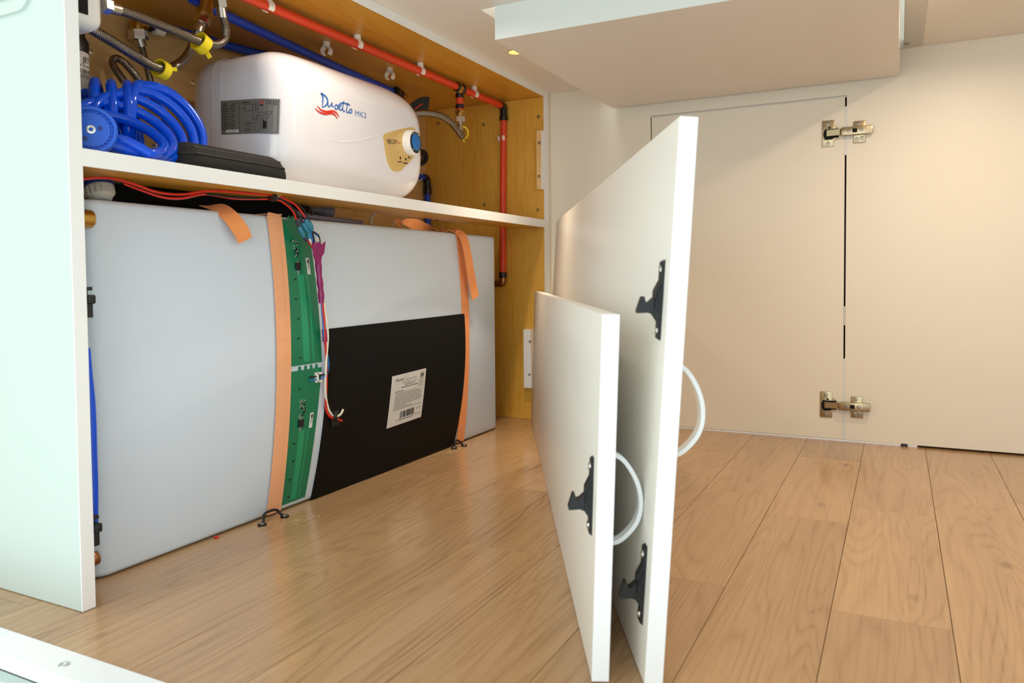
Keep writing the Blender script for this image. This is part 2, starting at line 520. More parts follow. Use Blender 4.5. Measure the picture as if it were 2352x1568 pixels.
# ------------------------------------------------------------------ the setting
YW = 1.740     # wall face
ZC = 0.802     # underside of the sleeping platform
XL, XR, YF = -0.75, 1.75, 0.412

fl = put('floor', g_box((XL, YF, -0.020), (XR, 1.80, -0.0125)), 'plank_core', kind='structure')
joints = [0.042 + 0.1111 * k for k in range(-8, 16)]
ends = {0: [0.697], 1: [1.1313], 2: [0.8645], 3: [1.345], 4: [1.2636, 0.868], 5: [1.5617, 1.1634], 6: [1.2475, 0.853], 7: [1.333], -1: [1.141], -2: [0.49, 1.3]}
for k in range(-8, 15):
    xa = 0.042 + 0.1111 * k; xb = xa + 0.1111
    xa = max(xa, XL); xb = min(xb, XR)
    if xb - xa < 0.01: continue
    ys = [YF] + sorted(ends.get(k, [0.75 + 0.31 * (k % 3)])) + [1.80]
    for a, b in zip(ys[:-1], ys[1:]):
        put('plank', g_box((xa + 0.0003, a + 0.0003, -0.0122), (xb - 0.0003, b - 0.0003, 0.0), 0.0003, 1), 'laminate', fl, smooth=False)

# back wall around the access hatch
HX0, HX1, HZ1 = 0.2546, 0.6675, 0.7195
ZB = 0.0045
wall = g_join(g_box((0.0005, YW, ZB), (HX0 - 0.0012, YW + 0.016, 0.90)),
              g_box((HX0 - 0.0012, YW, HZ1 + 0.0030), (HX1 + 0.0030, YW + 0.016, 0.90)),
              g_box((HX1 + 0.0030, YW, ZB), (XR, YW + 0.016, 0.90)), g_box((-0.03, 1.7250, 0.0006), (0.0004, YW + 0.016, 0.90)))
put('wall_back', wall, 'wall_cream', kind='structure', smooth=False)
put('void_sheet', g_box((-0.4, YW + 0.045, -0.02), (XR, YW + 0.055, 0.95)), 'void_black', kind='structure', smooth=False)  # black sheet standing in for the dark void behind the joints
base = put('baseboard_back', g_box((0.0005, YW + 0.001, 0.0), (0.776, YW + 0.012, 0.0042), 0.0004, 1), 'trim_white', kind='structure', smooth=False)
put('strip_end', g_box((0.7885, YW + 0.001, 0.0), (0.806, YW + 0.012, 0.0042), 0.0004, 1), 'trim_white', base, smooth=False)
put('baseboard_block', g_box((0.777, YW - 0.001, 0.0), (0.7875, YW + 0.012, 0.0058), 0.0006, 1), 'black_plastic', base, label='black block in the white floor strip', smooth=False)
# pale strips added in the joints, standing in for brightness seen through them
gap = put('joint_light', g_box((HX1 - 0.0004, YW + 0.0030, 0.60), (HX1 + 0.0028, YW + 0.0060, 0.700)), 'trim_white', kind='structure', smooth=False)
put('joint_strip', g_box((HX1 - 0.0004, YW + 0.0030, 0.005), (HX1 + 0.0028, YW + 0.0060, 0.175)), 'trim_white', gap, smooth=False)
put('joint_strip', g_box((HX1 - 0.0004, YW + 0.0030, 0.245), (HX1 + 0.0028, YW + 0.0060, 0.285)), 'alu', gap, smooth=False)
put('joint_strip', g_box((HX0 - 0.0010, YW + 0.0030, HZ1 - 0.0004), (HX1 + 0.0028, YW + 0.0060, HZ1 + 0.0028)), 'alu', gap, smooth=False)

# platform underside with the cut-out the box drops through
ZT = ZC + 0.018
def holed(x0, x1, y0, y1, cx_, cy_, r, z0, z1, n=32):
    V, F = [], []
    for z in (z0, z1):
        for k in range(n):
            a = 2 * math.pi * k / n; c, s_ = math.cos(a), math.sin(a); V.append((cx_ + r * c, cy_ + r * s_, z))
        for k in range(n):
            a = 2 * math.pi * k / n; c, s_ = math.cos(a), math.sin(a); m_ = max(abs(c), abs(s_))
            V.append(((x0 + x1) / 2 + (x1 - x0) / 2 * c / m_, (y0 + y1) / 2 + (y1 - y0) / 2 * s_ / m_, z))
    for k in range(n):
        j = (k + 1) % n
        F += [(k, j, n + j, n + k), (2 * n + k, 3 * n + k, 3 * n + j, 2 * n + j), (k, 2 * n + k, 2 * n + j, j), (n + k, n + j, 3 * n + j, 3 * n + k)]
    return V, F, None
HCX, HCY = 0.0800, 1.3870
D1, D2, DX = 0.90, HCY, 0.880
ceil = g_join(g_box((0.0, 0.10, ZC), (0.1375, D1 - 0.04, ZT)), holed(0.0, 0.1375, D1 - 0.04, D1 + 0.04, HCX, D1, 0.0150, ZC, ZT), g_box((0.0, D1 + 0.04, ZC), (0.1375, D2 - 0.04, ZT)),
              holed(0.0, 0.1375, D2 - 0.04, D2 + 0.04, HCX, D2, 0.0150, ZC, ZT), g_box((0.0, D2 + 0.04, ZC), (0.1375, YW + 0.016, ZT)),
              g_box((0.1375, 0.10, ZC), (0.8085, 1.1418, ZT)), g_box((0.1375, 1.7285, ZC), (0.8085, YW + 0.016, ZT)),
              g_box((0.8085, 0.10, ZC), (0.95, D1 - 0.04, ZT)), holed(0.8085, 0.95, D1 - 0.04, D1 + 0.04, DX, D1, 0.0150, ZC, ZT), g_box((0.8085, D1 + 0.04, ZC), (0.95, D2 - 0.04, ZT)),
              holed(0.8085, 0.95, D2 - 0.04, D2 + 0.04, DX, D2, 0.0150, ZC, ZT), g_box((0.8085, D2 + 0.04, ZC), (0.95, YW + 0.016, ZT)), g_box((0.95, 0.10, ZC), (XR, YW + 0.016, ZT)))
put('ceiling', ceil, 'ceiling_white', kind='structure', smooth=False)  # runs on unseen toward the camera, extended to cut light from above
tb = put('trim_3', g_box((0.7745, 1.1418, ZC - 0.0012), (0.8085, 1.731, ZC + 0.016), 0.0006, 1), 'alu', kind='structure', smooth=False)
screw((0.7798, 1.6983, 0.8), (0, 0, -1), 0.0042, parent=tb)
put('shade_wall', g_box((-0.50, -0.55, -0.26), (-0.48, 0.5045, 0.945)), 'wall_cream', kind='structure', smooth=False)  # unseen wall added to shade the end panel from the sky
put('wall_right', g_box((XR, 0.36, -0.02), (XR + 0.016, 1.80, 0.945)), 'wall_cream', kind='structure', smooth=False)
# recessed downlight in view, half hidden behind the box
dl = thing('downlight', 'small round recessed downlight with a brown rim in the platform beside the box', 'light', (HCX, HCY, ZC))
put('rim', g_lathe([(0.0150, -0.0004), (0.0136, -0.0004), (0.0136, 0.0160), (0.0150, 0.0160), (0.0150, -0.0004)], (HCX, HCY, ZC), (0, 0, 1), 32, cap=False), 'rim_brown', dl)
put('housing', g_lathe([(0.0149, 0.0172), (0.0149, 0.0178), (0.002, 0.0179)], (HCX, HCY, ZC), (0, 0, 1), 32), 'alu', dl)

# step edge
st = put('trim_1', g_box((XL, 0.4105, -0.012), (XR, 0.4445, 0.0022), 0.0008, 2), 'trim_white', kind='structure', smooth=False)
put('step_riser', g_box((XL, 0.398, -0.26), (XR, 0.4100, -0.0125)), 'step_green', st, smooth=False)
screw((0.0939, 0.4247, 0.0022), (0, 0, 1), 0.0048, 'chrome', parent=st)

# ------------------------------------------------------------------ hanging box under the platform
bx = thing('drop_box', 'long pale box hanging through the cut-out in the platform above the doors', 'box', (0.466, 1.43, 0.747))
put('box_bottom', g_box((0.1650, 1.1400, 0.7470), (0.7674, 1.7235, 0.7590), 0.0008, 1), 'box_white', bx, smooth=False)
put('front_panel', g_box((0.1652, 1.1395, 0.7472), (0.7672, 1.1540, 0.925), 0.0005, 1), 'panel_day_tint', bx, smooth=False)
for x in (0.1651, 0.7552):
    put('side_panel', g_box((x, 1.1540, 0.7592), (x + 0.012, 1.7230, 0.925)), 'box_white', bx, smooth=False)
put('rear_panel', g_box((0.1772, 1.7110, 0.7592), (0.7550, 1.7230, 0.925)), 'box_white', bx, smooth=False)

# ------------------------------------------------------------------ cabinet carcass
cab = thing('cabinet', 'open built-in cupboard with white edges and varnished plywood inside', 'cabinet', (-0.17, 1.1, 0))
sp = put('side_panel', g_box((-0.42, 0.5050, 0.0005), (-0.0010, 0.5205, 0.790), 0.0005, 1), 'end_panel_dimmed', cab, label='white melamine end panel with daylight tint and dimming in its colour', smooth=False)
put('side_panel', g_box((-0.356, 1.7000, 0.0005), (-0.0006, 1.7245, 0.7875)), 'ply', cab, smooth=False)
tp = put('top_panel', g_box((-0.356, 0.5050, 0.7880), (-0.0006, 1.7245, 0.8015)), 'ply_flat', cab, smooth=False)
put('back_panel', g_box((-0.356, 0.5205, 0.0005), (-0.340, 1.7000, 0.7875)), 'ply_back', cab, smooth=False)
SHP = [(-0.0006, 0.5210), (-0.0006, 1.6996), (-0.0880, 1.6996), (-0.0880, 1.0200), (-0.3398, 1.0200), (-0.3398, 0.5210)]   # deep on the near side, a narrow front rail beyond
sh = put('shelf', g_prism(SHP, lambda u, v, w: (u, v, w), 0.4726, 0.4908), 'ply_flat', cab, smooth=False)
put('shelf_lining', g_prism(SHP, lambda u, v, w: (u, v, w), 0.4907, 0.4912), 'panel_white', sh, label='white top face of the shelf', smooth=False)
put('edge_band', g_box((-0.0010, 0.5206, 0.4724), (0.0004, 1.6999, 0.4911), 0.0002, 1), 'panel_edge', sh, label='white front edge of the shelf', smooth=False)
put('edge_band', g_box((-0.0010, 0.5050, 0.7880), (0.0004, 1.7000, 0.8018), 0.0002, 1), 'panel_edge', cab, smooth=False)
put('edge_band', g_box((-0.0010, 1.7000, 0.0005), (0.0004, 1.7248, 0.8018), 0.0002, 1), 'panel_edge', cab, smooth=False)
put('edge_band', g_box((-0.0010, 0.5051, 0.0005), (0.0003, 0.5204, 0.7880), 0.0002, 1), 'panel_edge', cab, smooth=False)
c1 = put('hinge_block', g_box((-0.0135, 1.6845, 0.5640), (-0.0008, 1.6998, 0.7050), 0.0006, 1), 'pine', cab, smooth=False)
put('edge_band', g_box((-0.0008, 1.6845, 0.5640), (0.0004, 1.6998, 0.7050), 0.0002, 1), 'panel_edge', c1, smooth=False)
c2 = put('hinge_block', g_box((-0.0525, 1.6845, 0.0800), (-0.0330, 1.6998, 0.2240), 0.0006, 1), 'panel_edge', cab, label='white painted block low on the end panel', smooth=False)
for p in ((-0.0049, 1.6845, 0.6747), (-0.0068, 1.6845, 0.5946)): screw(p, (0, -1, 0), 0.0036, parent=c1)
for p in ((-0.0348, 1.6845, 0.1949), (-0.0368, 1.6845, 0.1135)): screw(p, (0, -1, 0), 0.0030, parent=c2)
for p in ((-0.0138, 1.7, 0.7408), (-0.1671, 1.7, 0.7369), (-0.2999, 1.7, 0.7533), (-0.167, 1.7, 0.5361), (-0.0169, 1.7, 0.5157), (-0.3089, 1.7, 0.5037)):
    screw(p, (0, -1, 0), 0.0040, parent=cab)
for p in ((-0.34, 0.7677, 0.7039), (-0.34, 0.9588, 0.6987)): screw(p, (1, 0, 0), 0.0042, 'chrome', parent=cab)

# moulded white hatch on the outside of the end panel
hat = thing('service_hatch', 'moulded white service hatch on the outer face of the end panel', 'hatch', (-0.13, 0.505, 0.7))
def YZbox(x0, x1, z0, z1, y0, y1, r):
    pts = []
    for cx_, cz_, a0 in ((x1 - r, z1 - r, 0), (x0 + r, z1 - r, 90), (x0 + r, z0 + r, 180), (x1 - r, z0 + r, 270)):
        for k in range(7):
            a = math.radians(a0 + 15 * k); pts.append((cx_ + r * math.cos(a), cz_ + r * math.sin(a)))
    return g_prism(pts, lambda u, v, w: (u, w, v), y0, y1)
put('frame', YZbox(-0.300, -0.052, 0.640, 0.785, 0.5012, 0.5052, 0.022), 'hatch_dimmed', hat, sharp=0.9)
put('lid', YZbox(-0.290, -0.066, 0.655, 0.775, 0.4975, 0.5015, 0.014), 'hatch_dimmed', hat, sharp=0.9)
put('finger_recess', YZbox(-0.150, -0.078, 0.661, 0.672, 0.4962, 0.4985, 0.005), 'hatch_dimmed', hat)

# white housing behind the end panel, its pipe stubs carry the braided hoses
hou = thing('inlet_housing', 'white plastic housing with a black slot on the inside of the end panel', 'housing', (-0.11, 0.55, 0.66))
put('body', g_box((-0.20, 0.5206, 0.6405), (-0.060, 0.5950, 0.785), 0.014, 5), 'white_gloss', hou)
put('slot', g_box((-0.0612, 0.5210, 0.6545), (-0.0588, 0.5725, 0.780), 0.0005, 1), 'void_black', hou, label='black slot in the housing', smooth=False)

# ------------------------------------------------------------------ loose doors standing in front of the cupboard
def make_door(name, M, L, H, t, label, latches, handle):
    d = thing(name, label, 'door', M=M)
    put('door_panel', g_box((0, -t, 0), (L, 0, H), 0.0012, 2), 'panel_white', d, local=True, sharp=1.0)
    put('edge_band', g_box((-0.0005, -t, 0.0002), (0.0004, 0.0, H - 0.0002), 0.0004, 1), 'trim_white', d, local=True)
    for (l, zt) in latches:
        zb = zt - 0.0700
        f = lambda u, v, w: (w, u * 0.64, v)
        # long mounting strip with a raised ribbed body and a sprung hook
        plate = [(0, zb), (0.0042, zb + 0.002), (0.0046, zb + 0.016), (0.0112, zb + 0.0215), (0.0115, zb + 0.043), (0.0090, zb + 0.0465), (0.0046, zb + 0.0525), (0.0042, zt - 0.002), (0, zt)]
        lt = put('latch', g_prism(plate, f, l - 0.0055, l + 0.0055), 'latch_plastic', d, local=True, label='black plastic latch', smooth=False)
        hook = [(0.0115, zb + 0.022), (0.0180, zb + 0.0235), (0.0330, zb + 0.0225), (0.0338, zb + 0.0245), (0.0285, zb + 0.0370), (0.0255, zb + 0.0375), (0.0240, zb + 0.0345), (0.0225, zb + 0.0320), (0.0180, zb + 0.0330), (0.0120, zb + 0.0370)]
        put('latch_hook', g_prism(hook, f, l - 0.0050, l + 0.0050), 'latch_plastic', lt, local=True, smooth=False)
        ribs = g_join(*[g_prism([(0.0042, zb + 0.024 + 0.008 * q), (0.0110, zb + 0.030 + 0.008 * q), (0.0110, zb + 0.0315 + 0.008 * q), (0.0042, zb + 0.0255 + 0.008 * q)], f, l - 0.0072, l - 0.0055) for q in range(2)],
                      g_prism([(0.0042, zb + 0.046), (0.0110, zb + 0.032), (0.0110, zb + 0.034), (0.0042, zb + 0.048)], f, l - 0.0072, l - 0.0055))
        put('latch_ribs', ribs, 'latch_plastic', lt, local=True, smooth=False)
        for z in (zb + 0.0085, zt - 0.0085):
            o = put('screw', g_lathe([(0.0036, 0.0), (0.0034, 0.0012), (0.0018, 0.0016), (0.0012, 0.0008)], (l, 0.0028, z), (0, 1, 0), 14), 'chrome', lt, local=True)
    l, z0, z1, pr = handle
    pts = [Vector((l, -t + 0.002, z0)), Vector((l, -t - pr * 0.42, z0 + (z1 - z0) * 0.05)), Vector((l, -t - pr * 0.88, z0 + (z1 - z0) * 0.24)), Vector((l, -t - pr, z0 + (z1 - z0) * 0.46)),
           Vector((l, -t - pr * 0.84, z0 + (z1 - z0) * 0.70)), Vector((l, -t - pr * 0.42, z0 + (z1 - z0) * 0.92)), Vector((l, -t + 0.002, z1))]
    put('handle', g_ribbon(pts, (1, 0, 0), 0.011, 0.0038, 7), 'handle_white', d, local=True, label='white bow handle', sharp=1.0)
    return d
make_door('cupboard_front', [[-0.47714, -0.87703, 0.05621, 0.5782], [0.87883, -0.47617, 0.03052, 0.6213], [0.0, 0.06396, 0.99795, 0.001], [0, 0, 0, 1]], 1.165, 0.4838, 0.0158, 'taller white door panel on edge with two black latches, standing behind the shorter one', [(0.024, 0.3645), (0.025, 0.1135)], (0.040, 0.190, 0.275, 0.030))
make_door('cupboard_front', [[-0.46798, -0.88323, 0.03004, 0.5352], [0.88374, -0.46771, 0.01591, 0.6084], [0.0, 0.03399, 0.99942, 0.001], [0, 0, 0, 1]], 1.190, 0.3182, 0.0150, 'shorter white door panel with one black latch, standing nearest the water tank', [(0.0300, 0.1890)], (0.040, 0.108, 0.192, 0.030))

# latch keepers on the inner face of the end panel
KEEP = None
for zt, lab in ((0.3450, 'upper of two black latch keepers on the inner edge of the end panel'), (0.0985, 'black latch keeper near the floor beside the tank corner')):
    k = thing('latch_keeper', lab, 'latch', (-0.008, 0.5206, zt - 0.017), 'black latch keepers on the end panel')
    put('keeper_box', g_join(g_box((-0.016, 0.5206, zt - 0.0040), (0.0, 0.5275, zt), 0.0005, 1), g_box((-0.016, 0.5206, zt - 0.033), (0.0, 0.5275, zt - 0.018), 0.0005, 1), g_box((-0.016, 0.5206, zt - 0.033), (-0.008, 0.5275, zt), 0.0005, 1)), 'black_plastic', k, smooth=False)
    put('lug', g_box((-0.010, 0.5215, zt - 0.0185), (0.0030, 0.5295, zt - 0.0085), 0.002, 2), 'latch_plastic', k)

# ------------------------------------------------------------------ access hatch in the back wall, with two cup hinges
dr = put('door_1', g_box((HX0 + 0.0012, YW, ZB), (HX1 - 0.0006, YW + 0.016, HZ1 - 0.0006), 0.0005, 1), 'wall_cream', kind='structure', smooth=False)
def hinge(z0, x0):
    """cup plate on the hatch, angled arm over the joint, mounting plate on the wall"""
    def P(x, y, z): return (x0 + x, YW - y, z0 + z)
    def bx2(a, b, bev=0.0006): 
        lo = P(a[0], b[1], a[2]); hi = P(b[0], a[1], b[2]); return g_box(lo, hi, bev, 2)
    root = put('hinge', bx2((-0.0440, 0, -0.0275), (-0.0200, 0.0022, 0.0275), 0.0008), 'hinge_nickel', dr, label='brass toned concealed cup hinge')
    cup = g_lathe([(0.0168, 0.0), (0.0168, 0.0010), (0.0160, 0.0018), (0.0145, 0.0018)], P(-0.0255, 0, 0), (0, -1, 0), 32)
    put('cup', cup, 'hinge_nickel', root)
    ring = g_tube([P(-0.0255 + 0.0172 * math.cos(a), 0.0023, 0.0172 * math.sin(a)) for a in [math.radians(100 + 160 * k / 14) for k in range(15)]], 0.0007, 6, 2)
    put('cup_ring', ring, 'hinge_nickel', root)
    put('cup_recess', g_prism([(-0.0400, -0.0130), (-0.0245, -0.0130), (-0.0200, -0.0100), (-0.0120, -0.0100), (-0.0120, 0.009), (-0.0385, 0.009), (-0.0415, 0.0)], lambda u, v, w: P(u, w, v), 0.0010, 0.0026), 'void_black', root, smooth=False)
    put('cup_slot', bx2((-0.0315, 0.0015, 0.0100), (-0.0265, 0.0027, 0.0135), 0.0002), 'void_black', root, smooth=False)
    link_ = g_prism([(-0.0355, 0.0035), (-0.0345, 0.0075), (-0.0090, 0.0105), (-0.0060, 0.0125), (0.0515, 0.0125), (0.0530, 0.0110), (0.0530, 0.0060), (0.0000, 0.0060), (-0.0100, 0.0045)], lambda u, v, w: P(u, v, w), -0.0062, 0.0062)
    put('arm', link_, 'hinge_nickel', root, smooth=False)
    put('arm_cover', g_join(bx2((-0.0060, 0.0050, -0.0085), (0.0530, 0.0136, 0.0085), 0.0012), *[bx2((0.0400 + 0.0030 * q, 0.0134, -0.0078), (0.0415 + 0.0030 * q, 0.0141, 0.0078), 0.0002) for q in range(4)]), 'hinge_nickel', root, sharp=0.7)
    put('arm_slot', bx2((0.0150, 0.0131, -0.0042), (0.0240, 0.0140, 0.0042), 0.0002), 'void_black', root, smooth=False)
    put('mount_plate', g_join(bx2((0.0165, 0, -0.0240), (0.0395, 0.0036, 0.0205), 0.0010), bx2((0.0130, 0, -0.0080), (0.0430, 0.0062, 0.0080), 0.0008)), 'hinge_nickel', root, sharp=0.7)
    for (x, y, z) in ((-0.0325, 0.0022, 0.0205), (-0.0325, 0.0022, -0.0215), (0.0262, 0.0036, 0.0150), (0.0235, 0.0036, -0.0165), (0.0325, 0.0036, -0.0150), (0.0085, 0.0136, 0.0), (0.0320, 0.0136, 0.0005)):
        screw(P(x, y, z), (0, -1, 0), 0.0038, parent=root)
hinge(0.6462, 0.6670)
hinge(0.0765, 0.6660)

# ------------------------------------------------------------------ water heater
ht = thing('water_heater', 'white rounded electric water heater with a blue dial on the shelf', 'heater', (-0.16, 1.063, 0.491))
def heater_body(x_from, x_to, rings, grow=0.0, rear=False):
    """rounded-box section lofted along X"""
    yc, zc, a, b = 1.06315, 0.5992, 0.19985, 0.109
    n = 144
    V, F = [], []
    dirs = []
    for j in range(n):
        t = 2 * math.pi * j / n
        c, s = math.cos(t), math.sin(t)
        p = 6.5 if c < 0 else (4.18 if s > 0 else 3.9)
        dirs.append((math.copysign(abs(c) ** (2 / p), c), math.copysign(abs(s) ** (2 / p), s)))
    for (kind, q) in rings:
        for (Yn, Zn) in dirs:
            wl, wr = max(0, -Yn) ** 2, max(0, Yn) ** 2
            rf = wl * 0.054 + wr * 0.043 + (1 - Yn * Yn) * 0.0586
            if kind == 'rear':
                an = q * math.pi / 2; k = 0.072 * (1 - math.sin(an)); x = -0.2724 + 0.072 * (1 - math.cos(an)); 
                A, B = a - k, b - k
            elif kind == 'flat':
                x = q; A, B = a + grow, b + grow
            elif kind == 'front':
                an = q * math.pi / 2; k = rf * (1 - math.cos(an)); x = -0.0473 - rf * (1 - math.sin(an)); A, B = a - k, b - k
            else:
                s_ = 1 - q; x = -0.0473 + 0.0000; A, B = (a - rf) * s_, (b - rf) * s_
                if kind == 'rcap': x = -0.2724; A, B = (a - 0.072) * s_, (b - 0.072) * s_
            V.append((x, yc + A * Yn, zc + B * Zn))
    m = len(rings)
    for i in range(m - 1):
        for j in range(n):
            j2 = (j + 1) % n
            F.append((i * n + j, i * n + j2, (i + 1) * n + j2, (i + 1) * n + j))
    return V, F, None
XS = -0.188
shell = heater_body(0, 0, [('rcap', 0.98), ('rcap', 0.5)] + [('rear', k / 10) for k in range(0, 11)] + [('flat', XS - 0.0012)]); shell = (shell[0], shell[1] + [tuple(range(143, -1, -1))], None)
put('rear_shell', shell, 'heater_shell', ht, sharp=1.2)
seam = heater_body(0, 0, [('flat', XS - 0.0012), ('flat', XS + 0.0165)], grow=0.0016)
put('seam_band', (seam[0], seam[1], None), 'heater_shell', ht, sharp=1.2)
front = heater_body(0, 0, [('flat', XS - 0.0010), ('flat', -0.150), ('flat', -0.1065)] + [('front', k / 16) for k in range(0, 17)] + [('fcap', k / 10) for k in range(1, 10)] + [('fcap', 0.985)]); front = (front[0], front[1] + [tuple(range(len(front[0]) - 144, len(front[0])))], None)
put('body', front, 'heater_white', ht, sharp=1.2)

def hx(p, lift):
    return (heater_x(p[1], p[2]) + lift, p[1], p[2])
def stroke(pts, w, lift, k=6):
    """flat brush stroke on the heater's front"""
    P = catmull([Vector(p) for p in pts], k)
    V, F = [], []
    for i, p in enumerate(P):
        t = (P[min(i + 1, len(P) - 1)] - P[max(i - 1, 0)]); t.x = 0; t.normalize()
        nn = Vector((0, -t.z, t.y)); h = (w(i / (len(P) - 1)) if callable(w) else w) / 2
        for s in (-1, 1):
            q = p + nn * h * s; V.append((heater_x(q.y, q.z) + lift, q.y, q.z))
    for i in range(len(P) - 1): F.append((2 * i, 2 * i + 1, 2 * i + 3, 2 * i + 2))
    return V, F, None
# raised swoosh line across the front
def crease(pts, k=10):
    P = catmull([Vector(p) for p in pts], k)
    V, F = [], []
    prof = [(-0.0050, 0.0), (-0.0030, 0.0003), (0.0, 0.0009), (0.0010, 0.0009), (0.0018, 0.0)]
    m = len(prof)
    for i, p in enumerate(P):
        t = (P[min(i + 1, len(P) - 1)] - P[max(i - 1, 0)]); t.x = 0; t.normalize(); nn = Vector((0, -t.z, t.y))
        e = min(1, min(i, len(P) - 1 - i) / 12)
        for d, l in prof:
            q = p + nn * d; V.append((heater_x(q.y, q.z) + l * e - 0.0002, q.y, q.z))
    for i in range(len(P) - 1):
        for j in range(m - 1): F.append((i * m + j, i * m + j + 1, (i + 1) * m + j + 1, (i + 1) * m + j))
    return V, F, None
put('swoosh_ridge', crease([(-0.0473, 0.9517, 0.5823), (-0.0473, 0.9691, 0.5761), (-0.0473, 0.9959, 0.5754), (-0.0473, 1.0238, 0.5797), (-0.0473, 1.0588, 0.5888), (-0.0473, 1.0957, 0.6006), (-0.0473, 1.1149, 0.6075)]), 'heater_white', ht, sharp=2)
put('swoosh_ridge', crease([(-0.0473, 1.1461, 0.5462), (-0.0473, 1.1735, 0.5542), (-0.0473, 1.1948, 0.5658), (-0.0473, 1.2095, 0.579), (-0.0476, 1.219, 0.5935)]), 'heater_white', ht, sharp=2)
# control panel
outl = [(-0.0473, 1.1155, 0.6053), (-0.0473, 1.1398, 0.6155), (-0.0473, 1.1753, 0.6269), (-0.0473, 1.2037, 0.6341), (-0.0479, 1.219, 0.6344), (-0.0488, 1.2261, 0.6275), (-0.0485, 1.2253, 0.615), (-0.0478, 1.2209, 0.5978), (-0.0473, 1.211, 0.5801), (-0.0473, 1.1948, 0.5641), (-0.0473, 1.1734, 0.551), (-0.0474, 1.1542, 0.5452), (-0.0473, 1.1394, 0.5461), (-0.0473, 1.1278, 0.5563), (-0.0473, 1.1205, 0.5739), (-0.0473, 1.117, 0.5918)]
pl = catmull([Vector(p) for p in outl], 5, True)
cc = sum(pl, Vector()) / len(pl)
V, F = [], []
NR = 8
for r in range(NR + 1):
    for p in pl:
        q = cc + (p - cc) * (1 - r / NR * 0.98); V.append((heater_x(q.y, q.z) + (0.0010 if r else 0.0), q.y, q.z))
n_ = len(pl)
for r in range(NR):
    for j in range(n_): F.append((r * n_ + j, r * n_ + (j + 1) % n_, (r + 1) * n_ + (j + 1) % n_, (r + 1) * n_ + j))
cp = put('control_panel', (V, F, None), 'gold', ht, label='gold control panel', sharp=1.5)
q0 = bilin((-0.0473, 1.1248, 0.5903), (-0.0473, 1.1554, 0.5953), (-0.0473, 1.1556, 0.6039), (-0.0473, 1.125, 0.6007))
put('lettering', text_fit('MERCURY', 0, 0.05, 1.0, 0.9, lambda u, v: hx(q0(u, v), 0.0014)), 'ink_black', cp, smooth=False)
q1 = bilin((-0.0473, 1.1581, 0.5957), (-0.0473, 1.167, 0.597), (-0.0473, 1.1671, 0.6018), (-0.0473, 1.1582, 0.6004))
put('lettering', text_fit('RV', 0, 0, 1.0, 0.9, lambda u, v: hx(q1(u, v), 0.0014)), 'ink_red', cp, smooth=False)
for (c_, m_) in (((-0.0473, 1.165, 0.5714), 'led_red'), ((-0.0473, 1.1823, 0.5713), 'ink_black')):
    put('indicator_light', g_lathe([(0.0026, -0.002), (0.0026, 0.0012), (0.0012, 0.0020), (0.0004, 0.0022)], hx(c_, 0), (1, 0.1, 0), 14), m_, cp)
q2 = bilin((-0.0473, 1.1559, 0.5623), (-0.0473, 1.171, 0.5643), (-0.0473, 1.171, 0.5667), (-0.0473, 1.156, 0.5647))
q3 = bilin((-0.0473, 1.1737, 0.5622), (-0.0473, 1.1891, 0.5638), (-0.0473, 1.1892, 0.5666), (-0.0473, 1.1738, 0.565))
q4 = bilin((-0.0473, 1.188, 0.5737), (-0.0473, 1.1965, 0.5749), (-0.0473, 1.1966, 0.5797), (-0.0473, 1.1881, 0.5785))
lt = [quads([(0.02 + 0.24 * k, 0.05, 0.2 + 0.24 * k, 0.9) for k in range(4)], lambda u, v, q=q: hx(q(u, v), 0.0014)) for q in (q2, q3)]
lt.append(quads([(0.1, 0, 0.25, 0.5), (0.3, 0, 0.42, 1.0), (0.58, 0, 0.7, 1.0), (0.75, 0, 0.9, 0.5), (0.35, 0.85, 0.65, 1.0)], lambda u, v: hx(q4(u, v), 0.0014)))
put('lettering', g_join(*lt), 'ink_black', cp, smooth=False)
# dial
kc = Vector((-0.045, 1.1953, 0.6035)); kx = heater_x(kc.y, kc.z)
ax = Vector((1.0, 0.06, 0.0)).normalized(); ko = Vector((kx - 0.004, kc.y, kc.z))
kb = put('dial', g_lathe([(0.0240, 0.0), (0.0238, 0.006), (0.0232, 0.014), (0.0222, 0.0170), (0.0206, 0.0180), (0.0190, 0.0180)], ko, ax, 48), 'white_gloss', ht, label='white dial with a blue centre')
put('dial_ring', g_lathe([(0.0198, 0.0172), (0.0198, 0.0186), (0.0150, 0.0190)], ko, ax, 40), 'ink_black', kb)
put('dial_cap', g_lathe([(0.0152, 0.0178), (0.0152, 0.0196), (0.0142, 0.0202), (0.004, 0.0204)], ko, ax, 40), 'cap_blue', kb)
yv = Vector((0, 0, 1)).cross(ax).normalized()
dots = []
for a in (125, 90, 55, 235, 305):
    c_ = ko + ax * 0.0187 + (yv * math.cos(math.radians(a)) + Vector((0, 0, 1)) * math.sin(math.radians(a))) * 0.0176
    dots.append(g_lathe([(0.0012, 0), (0.0010, 0.0006)], c_, ax, 8))
for d_ in dots: put('dial_mark', d_, 'clip_white', kb, smooth=False)

